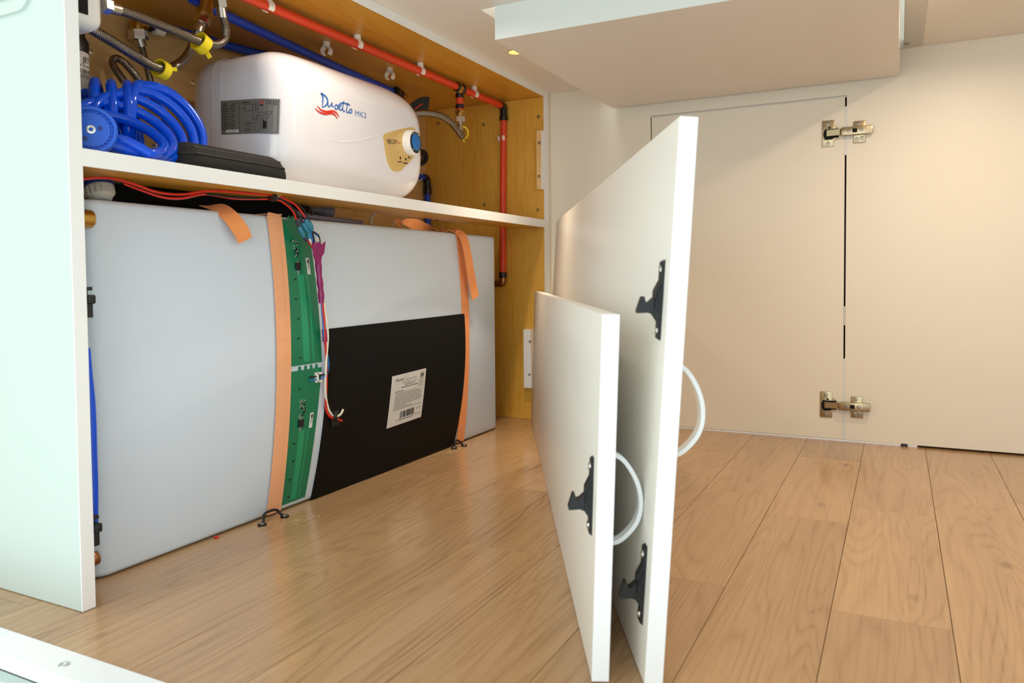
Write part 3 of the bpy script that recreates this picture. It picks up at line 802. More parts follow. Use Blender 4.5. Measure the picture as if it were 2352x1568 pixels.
# brush-script name, drawn as strokes
def c2(*pts): return pts
S = 600.0 / 2352
word = [
    [(-0.0473, 0.9526, 0.6443), (-0.0473, 0.9563, 0.6388), (-0.0473, 0.9556, 0.6301), (-0.0473, 0.9545, 0.6231)],
    [(-0.0473, 0.9511, 0.6443), (-0.0473, 0.9616, 0.6423), (-0.0473, 0.9674, 0.6369), (-0.0473, 0.9654, 0.63), (-0.0473, 0.9585, 0.6245), (-0.0473, 0.9537, 0.623)],
    [(-0.0473, 0.9689, 0.6327), (-0.0473, 0.9682, 0.6281), (-0.0473, 0.9714, 0.627), (-0.0473, 0.9762, 0.6316), (-0.0473, 0.9781, 0.6346), (-0.0473, 0.9782, 0.6297), (-0.0473, 0.9817, 0.6287)],
    [(-0.0473, 0.9887, 0.6339), (-0.0473, 0.9849, 0.6303), (-0.0473, 0.9859, 0.6263), (-0.0473, 0.9907, 0.6276), (-0.0473, 0.9925, 0.6318), (-0.0473, 0.9887, 0.6339)],
    [(-0.0473, 0.9946, 0.6301), (-0.0473, 1.0002, 0.6344), (-0.0473, 0.9988, 0.6373), (-0.0473, 0.9947, 0.6337), (-0.0473, 0.9946, 0.6287), (-0.0473, 0.9989, 0.6271), (-0.0473, 1.0052, 0.6309)],
    [(-0.0473, 1.0075, 0.6433), (-0.0473, 1.0044, 0.6306), (-0.0473, 1.006, 0.6263), (-0.0473, 1.0099, 0.6277)],
    [(-0.0473, 1.018, 0.6425), (-0.0473, 1.0138, 0.6292), (-0.0473, 1.0157, 0.626), (-0.0473, 1.0194, 0.6279)],
    [(-0.0473, 0.9997, 0.6389), (-0.0473, 1.0119, 0.6402), (-0.0473, 1.0236, 0.6397)],
    [(-0.0473, 1.0249, 0.6335), (-0.0473, 1.0211, 0.6295), (-0.0473, 1.0227, 0.6264), (-0.0473, 1.0273, 0.6289), (-0.0473, 1.028, 0.6326), (-0.0473, 1.0249, 0.6335)],
]
put('lettering', g_join(*[stroke(s, lambda t: 0.0015 + 0.0018 * math.sin(math.pi * min(1, t + 0.15)), 0.0007) for s in word[:2]], *[stroke(s, 0.0021, 0.0007) for s in word[2:]]), 'ink_blue', ht, smooth=False)
q5 = bilin((-0.0473, 1.0364, 0.6248), (-0.0473, 1.067, 0.626), (-0.0473, 1.0672, 0.636), (-0.0473, 1.0366, 0.6346))
put('lettering', text_fit('MK2', 0, 0, 1.0, 0.95, lambda u, v: hx(q5(u, v), 0.0007)), 'ink_pale_blue', ht, smooth=False)
sw = [[(-0.0473, 0.9372, 0.6184), (-0.0473, 0.9475, 0.6139), (-0.0473, 0.9608, 0.6136), (-0.0473, 0.9745, 0.6172), (-0.0473, 0.9851, 0.6164), (-0.0473, 0.991, 0.6108)],
      [(-0.0473, 0.9427, 0.6231), (-0.0473, 0.9517, 0.6181), (-0.0473, 0.965, 0.6179), (-0.0473, 0.9788, 0.6214), (-0.0473, 0.9884, 0.6205), (-0.0473, 0.9955, 0.6152)]]
put('emblem', g_join(*[stroke(s, lambda t: 0.0006 + 0.0028 * (math.sin(math.pi * t) ** 0.6 if 0 < t < 1 else 0), 0.0007) for s in sw]), 'ink_red', ht, smooth=False)

# rating plate on the end face
def side_y(x, z): return 0.8633
LA = bilin((-0.1691, 0.8632, 0.5761), (-0.0616, 0.8632, 0.5691), (-0.0589, 0.8632, 0.6207), (-0.1689, 0.8632, 0.6279))
def sy(u, v, l): 
    p = LA(u, v); return (p.x, 0.8633 - l + max(0, p.x + 0.1013) ** 2 * 6.5, p.z)
rp = put('rating_plate', g_slab(lambda u, v, l: sy(u, v, l), 14, 6, 0.0006), 'plate_grey', ht, label='grey printed rating plate', smooth=False)
ld = lambda u, v: sy(u, v, 0.0009)
lines = []
def rect(u0, v0, u1, v1, w=0.006):
    return [(u0, v0, u1, v0 + w * 1.6), (u0, v1 - w * 1.6, u1, v1), (u0, v0, u0 + w, v1), (u1 - w, v0, u1, v1)]
lines += rect(0.015, 0.03, 0.985, 0.97, 0.004)
for k in range(10): lines.append((0.02, 0.12 + 0.075 * k, 0.36, 0.124 + 0.075 * k))
lines += [(0.165, 0.19, 0.169, 0.86), (0.36, 0.03, 0.364, 0.97), (0.26, 0.19, 0.264, 0.33), (0.26, 0.65, 0.264, 0.86)]
for k in range(10):
    lines.append((0.025, 0.145 + 0.075 * k, 0.12 + 0.02 * (k % 3), 0.165 + 0.075 * k)); lines.append((0.20, 0.15 + 0.075 * k, 0.24 + 0.03 * (k % 2), 0.17 + 0.075 * k))
lines += rect(0.46, 0.66, 0.62, 0.86) + rect(0.66, 0.66, 0.70, 0.88) + rect(0.82, 0.56, 0.90, 0.64) + rect(0.49, 0.24, 0.54, 0.34) + rect(0.49, 0.07, 0.54, 0.17)
lines += [(0.40, 0.86, 0.46, 0.87), (0.40, 0.74, 0.46, 0.75), (0.62, 0.40, 0.625, 0.66), (0.62, 0.40, 0.68, 0.41), (0.68, 0.40, 0.685, 0.52), (0.68, 0.52, 0.82, 0.53), (0.70, 0.60, 0.82, 0.61), (0.70, 0.34, 0.704, 0.60),
          (0.54, 0.30, 0.70, 0.31), (0.54, 0.12, 0.74, 0.13), (0.74, 0.12, 0.744, 0.44), (0.74, 0.44, 0.86, 0.45), (0.86, 0.44, 0.864, 0.56), (0.44, 0.29, 0.49, 0.30), (0.44, 0.11, 0.49, 0.12), (0.54, 0.22, 0.66, 0.225), (0.66, 0.10, 0.664, 0.22),
          (0.78, 0.14, 0.80, 0.40), (0.80, 0.14, 0.84, 0.36), (0.70, 0.045, 0.96, 0.06), (0.40, 0.90, 0.56, 0.92)]
put('lettering', quads(lines, ld), 'ink_black', rp, smooth=False)
for tt_ in (text_fit('A&J', 0.05, 0.865, 0.08, 0.075, ld, shear=0.25), text_fit('Duoetto MK2', 0.20, 0.875, 0.14, 0.05, ld), text_fit('CE', 0.825, 0.84, 0.075, 0.11, ld)):
    put('lettering', tt_, 'ink_black', rp, smooth=False)
bins = [(0.925, 0.83, 0.932, 0.93), (0.960, 0.83, 0.967, 0.93), (0.918, 0.93, 0.975, 0.945), (0.925, 0.825, 0.967, 0.835), (0.93, 0.87, 0.962, 0.88)]
put('emblem', quads(bins, ld), 'ink_black', rp, smooth=False)
put('emblem', g_join(text_fit('W', 0.715, 0.84, 0.085, 0.12, ld)), 'ink_red', rp, smooth=False)
put('lettering', quads([(0.725, 0.795, 0.785, 0.825)], ld), 'ink_black', rp, smooth=False)
put('serial_sticker', quads([(0.095, 0.055, 0.345, 0.135)], lambda u, v: sy(u, v, 0.0010)), 'paper', rp, smooth=False)
put('lettering', text_fit('90221188087', 0.12, 0.078, 0.19, 0.035, lambda u, v: sy(u, v, 0.0013)), 'ink_black', rp, smooth=False)

# ------------------------------------------------------------------ water tank
TY0, TY1, TZ0, TZ1, TXB = 0.5620, 1.560, 0.0015, 0.4462, -0.275
def tank_geo():
    XF = -0.062
    def plan(ins):
        out = []
        def arc(cx_, cy_, r, a0, n):
            for k in range(n + 1):
                a = math.radians(a0 + 90.0 * k / n); out.append((cx_ + max(r - ins, 0.0005) * math.cos(a), cy_ + max(r - ins, 0.0005) * math.sin(a)))
        # front face from the near rounded corner to the far one, then round the back
        rN, rF = 0.022, 0.008
        arc(XF - rN, TY0 + rN, rN, -90, 8)
        for k in range(1, 64):
            out.append((XF - ins, TY0 + rN + (TY1 - rF - TY0 - rN) * k / 64))
        arc(XF - rF, TY1 - rF, rF, 0, 4)
        arc(TXB + rN, TY1 - rN, rN, 90, 4)
        arc(TXB + rN, TY0 + rN, rN, 180, 4)
        return out
    rz = 0.007
    levels = [(TZ0 + rz - rz * math.sin(math.radians(90 - 18 * k)), rz - rz * math.cos(math.radians(90 - 18 * k))) for k in range(0, 6)]
    levels += [(TZ0 + rz + (TZ1 - TZ0 - 2 * rz) * k / 32, 0.0) for k in range(1, 32)]
    levels += [(TZ1 - rz + rz * math.sin(math.radians(18 * k)), rz - rz * math.cos(math.radians(18 * k))) for k in range(0, 6)]
    V, F = [], []
    n = 0
    for z, ins in levels:
        P = plan(ins); n = len(P)
        for x, y in P:
            if x > -0.2: x += (tank_x(y, z) + 0.062) * min(1, (x + 0.2) / 0.13)
            V.append((x, y, z))
    for i in range(len(levels) - 1):
        for j in range(n): F.append((i * n + j, i * n + (j + 1) % n, (i + 1) * n + (j + 1) % n, (i + 1) * n + j))
    F.append(tuple(range(n - 1, -1, -1))); F.append(tuple((len(levels) - 1) * n + j for j in range(n)))
    return V, F, None
tk = thing('water_tank', 'translucent white plastic water tank strapped down under the shelf', 'tank', (-0.17, 1.05, 0))
put('tank_body', tank_geo(), 'tank', tk, sharp=0.9)
bf = put('outlet_fitting', g_join(g_lathe([(0.0095, -0.0006), (0.0106, 0.0006), (0.0106, 0.026)], (-0.062, 0.5698, 0.4224), (0, -1, 0), 24), g_lathe([(0.0095, 0.020), (0.0095, 0.028)], (-0.062, 0.5698, 0.4224), (0, -1, 0), 6)), 'brass', tk, label='brass hexagonal plug near the top corner', sharp=0.5)
put('outlet_fitting', g_join(g_lathe([(0.0082, -0.004), (0.0086, 0.0), (0.0086, 0.003), (0.0070, 0.005)], (-0.066, 0.5636, 0.0277), (0, -1, 0), 20), g_lathe([(0.0066, 0.0), (0.0066, 0.024)], (-0.066, 0.5636, 0.0277), (0, -1, 0), 16)), 'copper', tk, label='copper fitting near the bottom corner', sharp=0.8)
fc = put('filler_neck', g_lathe([(0.0150, -0.02), (0.0150, 0.006)], (-0.12, 0.6266, 0.4546), (-0.05, 0.1, 1), 24), 'cap_grey', tk)

def tx(y, z, l): return (tank_x(y, z) + l, y, z)
# black warming pad stuck on the tank front
PC = bilin((-0.062, 0.9263, -0.0003), (-0.0615, 1.3616, 0.0036), (-0.0485, 1.3886, 0.2764), (-0.0449, 0.955, 0.2718))
def padp(u, v, l):
    p = PC(u, v); y = p.y + 0.012 * 4 * v * (1 - v) * (0.35 if u < 0.5 else 1.0) * (1 if u > 0.5 else 1); z = max(p.z, 0.0015)
    return tx(y, z, l)
pad = thing('warming_pad', 'black rectangular warming pad stuck to the front of the tank', 'pad', tuple(PC(0.5, 0.0)))
put('pad_sheet', g_slab(padp, 24, 20, 0.0028), 'pad_black', pad, sharp=0.8)
LC = bilin((-0.0512, 1.1129, 0.0823), (-0.051, 1.2235, 0.0855), (-0.045, 1.2345, 0.1784), (-0.0448, 1.1239, 0.1754))
def lab(u, v, l=0.0036):
    p = LC(u, v); return tx(p.y, p.z, l)
ls = put('product_label', g_slab(lambda u, v, l: lab(u, v, 0.0026 + l), 6, 8, 0.0006), 'paper', pad, label='white printed label', smooth=False)
tl = [text_fit('Facon', 0.11, 0.872, 0.22, 0.062, lab, shear=0.2), text_fit('®', 0.335, 0.925, 0.025, 0.02, lab), text_fit('Tank Warmer Pad', 0.37, 0.868, 0.33, 0.026, lab), text_fit('CW-T1218', 0.31, 0.808, 0.20, 0.03, lab), text_fit('12V DC 60W', 0.53, 0.812, 0.20, 0.018, lab)]
rects = [(0.38, 0.772, 0.68, 0.782), (0.28, 0.728, 0.78, 0.740), (0.10, 0.664, 0.36, 0.674)]
def dashes(u0, u1, v, h=0.009, s=1):
    out = []; u = u0; rr = random.Random(int(v * 1000) + s)
    while u < u1 - 0.01:
        w = min(rr.uniform(0.02, 0.06), u1 - u); out.append((u, v, u + w, v + h)); u += w + 0.010
    return out
for k, (a, b) in enumerate(((0.13, 0.78), (0.13, 0.92), (0.13, 0.90), (0.13, 0.93), (0.13, 0.90), (0.13, 0.92), (0.13, 0.95), (0.13, 0.90), (0.13, 0.48), (0.11, 0.66), (0.11, 0.93))):
    rects += dashes(a, b, 0.628 - 0.0315 * k)
for k in range(7): rects += dashes(0.80, 0.96 - 0.03 * (k % 3), 0.80 - 0.022 * k, 0.006, 3)
rects += dashes(0.80, 0.97, 0.945, 0.005) + dashes(0.80, 0.97, 0.845, 0.005) + dashes(0.84, 0.92, 0.832, 0.008) + dashes(0.80, 0.95, 0.235, 0.006) + dashes(0.80, 0.92, 0.213, 0.006) + dashes(0.77, 0.93, 0.11, 0.009)
rr = random.Random(5); u = 0.33
while u < 0.74:
    w = rr.choice((0.006, 0.006, 0.011, 0.016)); rects.append((u, 0.125 if u > 0.345 else 0.11, u + w, 0.255)); u += w + rr.choice((0.006, 0.008, 0.013))
for k in range(8): rects.append((0.835 + 0.0135 * k, 0.86, 0.841 + 0.0135 * k + 0.003 * (k % 2), 0.925))
tl.append(text_fit('6 938548 020061', 0.24, 0.082, 0.50, 0.028, lab))
put('lettering', g_join(quads(rects, lab), *tl), 'ink_black', ls, smooth=False)

# level sensor boards
def board(z0, z1, ya0, ya1, yb0, yb1, name_label, teeth, comp_top):
    """ya: left/right at the bottom, yb: at the top"""
    th = thing('sensor_board', name_label, 'circuit board', (-0.05, 0.905, z0))
    def bp(u, v, l=0.0016):
        y = (ya0 + (ya1 - ya0) * u) * (1 - v) + (yb0 + (yb1 - yb0) * u) * v; z = z0 + (z1 - z0) * v
        return tx(y, z, l)
    put('board', g_slab(lambda u, v, l: bp(u, v, l), 6, 20, 0.0014), 'pcb', th, smooth=False)
    tt = [g_prism([(c - 0.0030, 0), (c + 0.0030, 0), (c + 0.0018, 0.0062), (c - 0.0018, 0.0062)], lambda u, v, w: tx(u, z1 + v, w), 0.0, 0.0014) for c in teeth]
    put('edge_tab', g_join(*tt), 'pcb', th, smooth=False)
    for u0, u1 in ((0.40, 0.60), (0.70, 0.735)):
        put('trace', g_slab(lambda u, v, l: bp(u0 + (u1 - u0) * u, 0.02 + (comp_top - 0.24) * v, 0.00135 + l), 2, 18, 0.0002), 'pcb_trace', th, smooth=False)
    def blk(u, v, w, h, hh): 
        y, z = bp(u, v)[1:]; x = tank_x(y, z) + 0.0015
        return g_box((x, y - w / 2, z - h / 2), (x + hh, y + w / 2, z + h / 2))
    ct = comp_top
    put('chip', blk(0.42, ct - 0.16, 0.0105, 0.0115, 0.0022), 'chip', th, smooth=False)
    rr = random.Random(int(z1 * 999))
    small = [blk(0.42 + rr.uniform(-0.09, 0.09), ct - rr.uniform(-0.02, 0.12), rr.choice((0.0012, 0.0020)), rr.choice((0.0010, 0.0022)), 0.0010) for _ in range(26)]
    put('solder_parts', g_join(*small), 'solder', th, kind='stuff', smooth=False)
    dark = [blk(0.44 + rr.uniform(-0.06, 0.08), ct - rr.uniform(-0.01, 0.12), 0.0016, 0.0024, 0.0012) for _ in range(12)]
    put('small_chips', g_join(*dark), 'chip', th, kind='stuff', smooth=False)
    pins = [blk(0.42, ct - 0.195 - 0.010 * k, 0.0050 - 0.001 * k, 0.0012, 0.0006) for k in range(3)] + [blk(0.42, ct - 0.13, 0.0075, 0.0010, 0.0006)]
    put('chip_pins', g_join(*pins), 'solder', th, smooth=False)
    for k in range(7):
        v = 0.05 + 0.135 * k
        if v < ct - 0.24 or k == 6: put('sensor_dot', blk(0.30 - 0.04 * (k % 2), v, 0.0020, 0.0024, 0.0012), 'chip', th, smooth=False)
    st_ = g_slab(lambda u, v, l: bp(0.74 + 0.11 * u, ct - 0.215 + 0.115 * v, 0.0014 + l), 1, 2, 0.0003)
    s_ = put('sticker', st_, 'paper', th, label='small white sticker', smooth=False)
    put('lettering', quads([(0.3, 0.66, 0.8, 0.90), (0.3, 0.30, 0.36, 0.62), (0.5, 0.30, 0.56, 0.62), (0.7, 0.40, 0.76, 0.62)], lambda u, v: bp(0.74 + 0.11 * u, ct - 0.215 + 0.115 * v, 0.0020)), 'ink_black', s_, smooth=False)
    return th, bp
sb1, bp1 = board(0.2205, 0.4420, 0.8690, 0.9382, 0.8690, 0.9300, 'upper green level-sensor board on the tank beside the orange strap', (0.8905, 0.8985), 0.84)
sb2, bp2 = board(0.0100, 0.2125, 0.8560, 0.9118, 0.8690, 0.9372, 'lower green level-sensor board with a white plug, nearer the floor', (0.8885, 0.9015, 0.9140, 0.9260), 0.76)
plug_c = Vector((-0.0443, 0.9267, 0.1977))
pg = put('plug', g_join(g_box((plug_c.x + 0.001, plug_c.y - 0.0062, plug_c.z - 0.0075), (plug_c.x + 0.007, plug_c.y - 0.0022, plug_c.z + 0.0075), 0.0005, 1), g_box((plug_c.x + 0.001, plug_c.y - 0.006, plug_c.z + 0.0048), (plug_c.x + 0.007, plug_c.y + 0.006, plug_c.z + 0.0078), 0.0005, 1),
     g_box((plug_c.x + 0.001, plug_c.y - 0.006, plug_c.z - 0.0078), (plug_c.x + 0.007, plug_c.y + 0.006, plug_c.z - 0.0048), 0.0005, 1)), 'clip_white', sb2, label='white plug with a black and a blue wire', smooth=False)
for dz, m_ in ((0.0022, 'ink_black'), (-0.0026, 'wire_blue')):
    put('lead', g_tube([Vector((plug_c.x + 0.003, plug_c.y - 0.0190, plug_c.z + dz)), Vector((plug_c.x + 0.005, plug_c.y - 0.009, plug_c.z + dz)), Vector((plug_c.x + 0.005, plug_c.y + 0.004, plug_c.z + dz)), Vector((plug_c.x + 0.008, plug_c.y + 0.012, plug_c.z + dz * 0.5 + 0.003)), Vector((plug_c.x + 0.008, plug_c.y + 0.021, plug_c.z + 0.012))], 0.0012, 8, 5), m_, pg)

# ------------------------------------------------------------------ orange tie-down straps
def strap_front(yt, yb, w, lift):
    P = []
    for k in range(17):
        v = 1 - k / 16; z = 0.004 + (0.4455 - 0.004) * v
        y = yb + (yt - yb) * min(1, v * 1.6 if v < 0.5 else 1)
        y = yb + (yt - yb) * (1 - (1 - v) ** 1.8)
        P.append(Vector(tx(y, z, lift)))
    return P
# nearer strap
s1 = thing('strap', 'orange webbing strap beside the green boards, nearest the end panel', 'strap', (-0.06, 0.846, 0), 'orange tie-down straps round the tank')
P = [Vector((-0.25, 0.862, 0.4478)), Vector((-0.12, 0.862, 0.4478)), Vector((-0.066, 0.8605, 0.4480))] + strap_front(0.8600, 0.8460, 0, 0.0014)
put('band', g_ribbon(P, (0, 1, 0), 0.0270, 0.0014, 5), 'webbing_pale', s1, sharp=0.8)
P = strap_front(0.8520, 0.8385, 0, 0.0030)
put('band', g_ribbon(P, (0, 1, 0), 0.0180, 0.0012, 5), 'webbing_pale', s1, sharp=0.8)
# farther strap, doubled, with its tail curling away
s2 = thing('strap', 'orange webbing strap at the far end of the tank with a curling tail', 'strap', (-0.06, 1.39, 0), 'orange tie-down straps round the tank')
P = [Vector((-0.25, 1.398, 0.4478)), Vector((-0.12, 1.398, 0.4478)), Vector((-0.066, 1.398, 0.4480))] + strap_front(1.3975, 1.3890, 0, 0.0014)
put('band', g_ribbon(P, (0, 1, 0), 0.0290, 0.0014, 5), 'webbing_orange', s2, sharp=0.8)
P = [(-0.16, 1.3122, 0.462), (-0.15, 1.3184, 0.4691), (-0.13, 1.3287, 0.4644), (-0.11, 1.3471, 0.453), (-0.085, 1.3753, 0.4517), (-0.064, 1.39, 0.4499), (-0.05, 1.3948, 0.4368), (-0.04, 1.3951, 0.4045), (-0.036, 1.4018, 0.3588), (-0.036, 1.4193, 0.3087)]
put('tail', g_ribbon([Vector(p) for p in P], [Vector((0.5, 0.9, 0.2)), Vector((0.6, 0.8, 0.2)), Vector((0.7, 0.7, 0.1)), Vector((0.75, 0.65, 0)), Vector((0.7, 0.75, 0)), Vector((0.45, 0.9, 0)), Vector((0.2, 1, 0)), Vector((0.1, 1, 0)), Vector((0.1, 1, 0)), Vector((0.1, 1, 0))], 0.0250, 0.0013, 7), 'webbing_orange', s2, sharp=0.8)
bk = put('buckle', g_box((-0.21, 1.245, 0.4464), (-0.15, 1.275, 0.4520), 0.002, 2), 'chrome', s2, label='small metal buckle on top of the tank', sharp=0.8)
put('buckle_wire', g_tube([(-0.17, 1.3109, 0.4623), (-0.165, 1.3194, 0.4689), (-0.16, 1.3309, 0.4612)], 0.0018, 8, 6), 'chrome', bk)
# loose end of the nearer strap
s3 = thing('strap_end', 'short loose end of orange strap hanging over the tank top', 'strap', (-0.06, 0.76, 0.43))
P = [(-0.1, 0.7552, 0.4547), (-0.085, 0.7607, 0.4538), (-0.07, 0.766, 0.4504), (-0.055, 0.7665, 0.4414), (-0.046, 0.7723, 0.4282), (-0.044, 0.781, 0.4154), (-0.044, 0.7855, 0.4059)]
put('band', g_ribbon([Vector(p) for p in P], [Vector((0.7, 0.6, 0)), Vector((0.65, 0.75, 0)), Vector((0.5, 0.85, 0.15)), Vector((0.3, 0.9, 0.25)), Vector((0.2, 0.95, 0.30)), Vector((0.15, 1, 0.25)), Vector((0.1, 1, 0.2))], 0.0240, 0.0013, 7), 'webbing_orange', s3, sharp=0.8)
# footman loops screwed to the floor
def footman(p0, p1, labl):
    p0, p1 = Vector(p0), Vector(p1); d = (p1 - p0).normalized(); o = Vector((0.55, -0.35, 0))
    t = thing('strap_anchor', labl, 'bracket', tuple((p0 + p1) / 2), 'black strap loops screwed to the floor')
    a, b = p0.copy(), p1.copy()
    put('loop', g_tube([a + Vector((0, 0, 0.002)), a + d * 0.006 + Vector((-0.003, 0, 0.004)), a + d * 0.009 + Vector((-0.006, 0, 0.010)), a + d * 0.016 + Vector((-0.007, 0, 0.013)), b - d * 0.014 + Vector((-0.007, 0, 0.013)), b - d * 0.007 + Vector((-0.006, 0, 0.010)), b - d * 0.004 + Vector((-0.003, 0, 0.004)), b + Vector((0, 0, 0.002))], 0.0020, 10, 5), 'black_plastic', t)
    for p in (a, b):
        put('foot', g_lathe([(0.0062, 0.0), (0.0062, 0.0024), (0.0050, 0.0034), (0.0036, 0.0034)], (p.x, p.y, 0.0), (0, 0, 1), 20), 'black_plastic', t)
        screw((p.x, p.y, 0.0034), (0, 0, 1), 0.0036, 'steel', parent=t)
footman((-0.04, 0.8019, 0.001), (-0.0379, 0.8448, 0.001), 'black strap loop at the foot of the nearer orange strap')
footman((-0.0457, 1.3407, 0.001), (-0.0394, 1.3706, 0.001), 'black strap loop at the foot of the far orange strap')

# ------------------------------------------------------------------ pipework under the top panel
XRED, ZP = -0.1020, 0.7720
hp = thing('hot_water_pipe', 'red plastic pipe along the cupboard top, bending down the plywood end', 'pipe', (-0.102, 1.2, 0.772))
TEE = Vector((-0.1117, 1.4749, 0.772)); TEE.x = XRED; YE = 1.6880
put('pipe', g_tube([(XRED, 0.60, ZP), (XRED, TEE.y - 0.014, ZP)], 0.0078, 16, smooth=False), 'pipe_red', hp, sharp=0.8)
put('pipe', g_tube([(XRED, TEE.y + 0.014, ZP), (XRED, YE - 0.012, ZP)], 0.0078, 16, smooth=False), 'pipe_red', hp, sharp=0.8)
ex = -0.1060
el = put('elbow', g_tube([(XRED, YE - 0.020, ZP), (XRED, YE - 0.006, ZP), (XRED - 0.0005, YE - 0.0012, ZP - 0.0022), (ex + 0.003, YE, ZP - 0.008), (ex + 0.003, YE, ZP - 0.022)], 0.0092, 16, 5), 'collar_dark', hp)
put('collar', g_lathe([(0.0094, 0), (0.0108, 0.002), (0.0108, 0.010), (0.0094, 0.012)], (ex + 0.003, YE, ZP - 0.034), (0, 0, 1), 20), 'collar_dark', el)
lo = Vector((-0.1094, 1.688, 0.351))
put('pipe', g_tube([(ex + 0.003, YE, ZP - 0.026), (ex - 0.001, YE, 0.55), (lo.x, YE, lo.z)], 0.0078, 16, 6), 'pipe_red', hp, sharp=0.8)
e2 = put('elbow', g_tube([(lo.x, YE, lo.z + 0.004), (lo.x, YE, lo.z - 0.008), (lo.x - 0.004, YE, lo.z - 0.014), (lo.x - 0.022, YE, lo.z - 0.014)], 0.0082, 14, 5), 'copper', hp, label='dark copper elbow at the foot of the pipe')
put('collar', g_lathe([(0.0094, 0), (0.0100, 0.002), (0.0100, 0.012), (0.0094, 0.014)], (lo.x, YE, lo.z), (0, 0, 1), 20), 'collar_dark', e2)
# tee with its dropper
te = put('tee', g_join(g_tube([TEE - Vector((0, 0.0145, 0)), TEE + Vector((0, 0.0145, 0))], 0.0080, 14, smooth=False), g_tube([TEE, TEE - Vector((0, 0, 0.016))], 0.0078, 14, smooth=False)), 'brass', hp, sharp=0.8)
for s in (-1, 1):
    put('collar', g_lathe([(0.0088, -0.0045), (0.0102, -0.003), (0.0102, 0.003), (0.0088, 0.0045)], TEE + Vector((0, 0.0125 * s, 0)), (0, 1, 0), 18), 'collar_dark', te)
for z0_, z1_ in ((0.0125, 0.0225), (0.0365, 0.0455)):
    put('collar', g_lathe([(0.0086, -z1_), (0.0098, -z1_ + 0.0015), (0.0098, -z0_ - 0.0015), (0.0086, -z0_)], TEE, (0, 0, 1), 18), 'collar_dark', te)
put('dropper', g_tube([TEE - Vector((0, 0, 0.014)), TEE - Vector((0, 0, 0.050))], 0.0078, 14, smooth=False), 'pipe_red', hp, sharp=0.8)
put('brass_nut', g_join(g_lathe([(0.0112, -0.0560), (0.0112, -0.0500)], TEE, (0, 0, 1), 6), g_lathe([(0.0080, -0.0620), (0.0080, -0.0555)], TEE, (0, 0, 1), 16)), 'brass', hp, smooth=False)
# braided hose from the dropper to the heater
h0 = thing('braided_hose', 'short braided steel hose between red pipe tee and the heater, hung with a yellow ring', 'hose', tuple(TEE - Vector((0, 0, 0.07))), 'braided hoses')
put('hex_nut', g_lathe([(0.0100, -0.0755), (0.0112, -0.0745), (0.0112, -0.0635), (0.0100, -0.0625)], TEE, (0, 0, 1), 6, 0.3), 'chrome', h0, smooth=False)
put('ferrule', g_lathe([(0.0052, -0.0950), (0.0066, -0.0940), (0.0066, -0.0860), (0.0056, -0.0840), (0.0056, -0.0750)], TEE, (0, 0, 1), 16), 'steel', h0)
YR = Vector((-0.1, 1.4775, 0.6725))
A = TEE - Vector((0, 0, 0.094))
put('braid', g_tube([A, A + Vector((0.001, 0.004, -0.010)), YR + Vector((0.002, 0.000, -0.006)), YR + Vector((0.006, -0.010, -0.008)), (-0.088, 1.4369, 0.6732), (-0.086, 1.4068, 0.6845), (-0.09, 1.3752, 0.6911), (-0.1, 1.3456, 0.692), (-0.115, 1.3199, 0.6888), (-0.14, 1.3172, 0.6891)], 0.0068, 14, 8), 'braid_steel', h0)
# cold pipes
cpz = thing('cold_water_pipe', 'blue plastic pipe running diagonally above the heater', 'pipe', (-0.2, 1.1, 0.772), 'blue water pipes')
put('pipe', g_tube([(-0.1768, 0.8191, 0.772), (-0.1901, 0.9004, 0.772), (-0.2172, 1.108, 0.772), (-0.2349, 1.2557, 0.772), (-0.2521, 1.4497, 0.772)], 0.0078, 14, 6), 'pipe_blue', cpz, sharp=0.8)
put('collar', g_tube([(-0.2402, 1.4263, 0.772), (-0.2479, 1.4591, 0.772)], 0.0094, 14, smooth=False), 'collar_dark', cpz, sharp=0.8)
put('brass_end', g_tube([(-0.2464, 1.4552, 0.772), (-0.2496, 1.4771, 0.77)], 0.0070, 12, smooth=False), 'brass', cpz, sharp=0.8)
cp2 = thing('cold_water_pipe', 'blue plastic pipe along the plywood back, disappearing behind the heater', 'pipe', (-0.31, 1.0, 0.768), 'blue water pipes')
put('pipe', g_tube([(-0.315, 0.8435, 0.7613), (-0.315, 0.893, 0.7691), (-0.315, 0.946, 0.7708), (-0.315, 1.0595, 0.7764), (-0.315, 1.2172, 0.7873)], 0.0078, 14, 6), 'pipe_blue', cp2, sharp=0.8)
put('collar', g_tube([(-0.315, 0.8459, 0.762), (-0.315, 0.8563, 0.7622)], 0.0090, 14, smooth=False), 'collar_dark', cp2, sharp=0.8)
put('pipe_clip', g_tube([(-0.315, 0.8611, 0.7601), (-0.315, 0.8793, 0.761)], 0.0090, 10, smooth=False), 'clip_white', cp2, sharp=0.8)
bx_, by_, bz_ = -0.3290, 1.6890, (-0.3312, 1.689, 0.6024)[2]
cp3 = thing('cold_water_pipe', 'blue plastic pipe dropping from an elbow at the far end of the heater', 'pipe', (bx_, by_, bz_), 'blue water pipes')
put('pipe', g_tube([(bx_, by_, bz_ - 0.012), (bx_ - 0.001, by_, 0.30)], 0.0078, 14, smooth=False), 'pipe_blue', cp3, sharp=0.8)
put('elbow', g_tube([(bx_, by_, bz_ - 0.020), (bx_, by_, bz_ - 0.002), (bx_, by_ - 0.003, bz_ + 0.007), (bx_, by_ - 0.012, bz_ + 0.010), (bx_, by_ - 0.020, bz_ + 0.010)], 0.0090, 14, 5), 'collar_dark', cp3)
put('collar', g_lathe([(0.0094, -0.032), (0.0108, -0.030), (0.0108, -0.016), (0.0094, -0.014)], (bx_, by_, bz_), (0, 0, 1), 18), 'collar_dark', cp3)
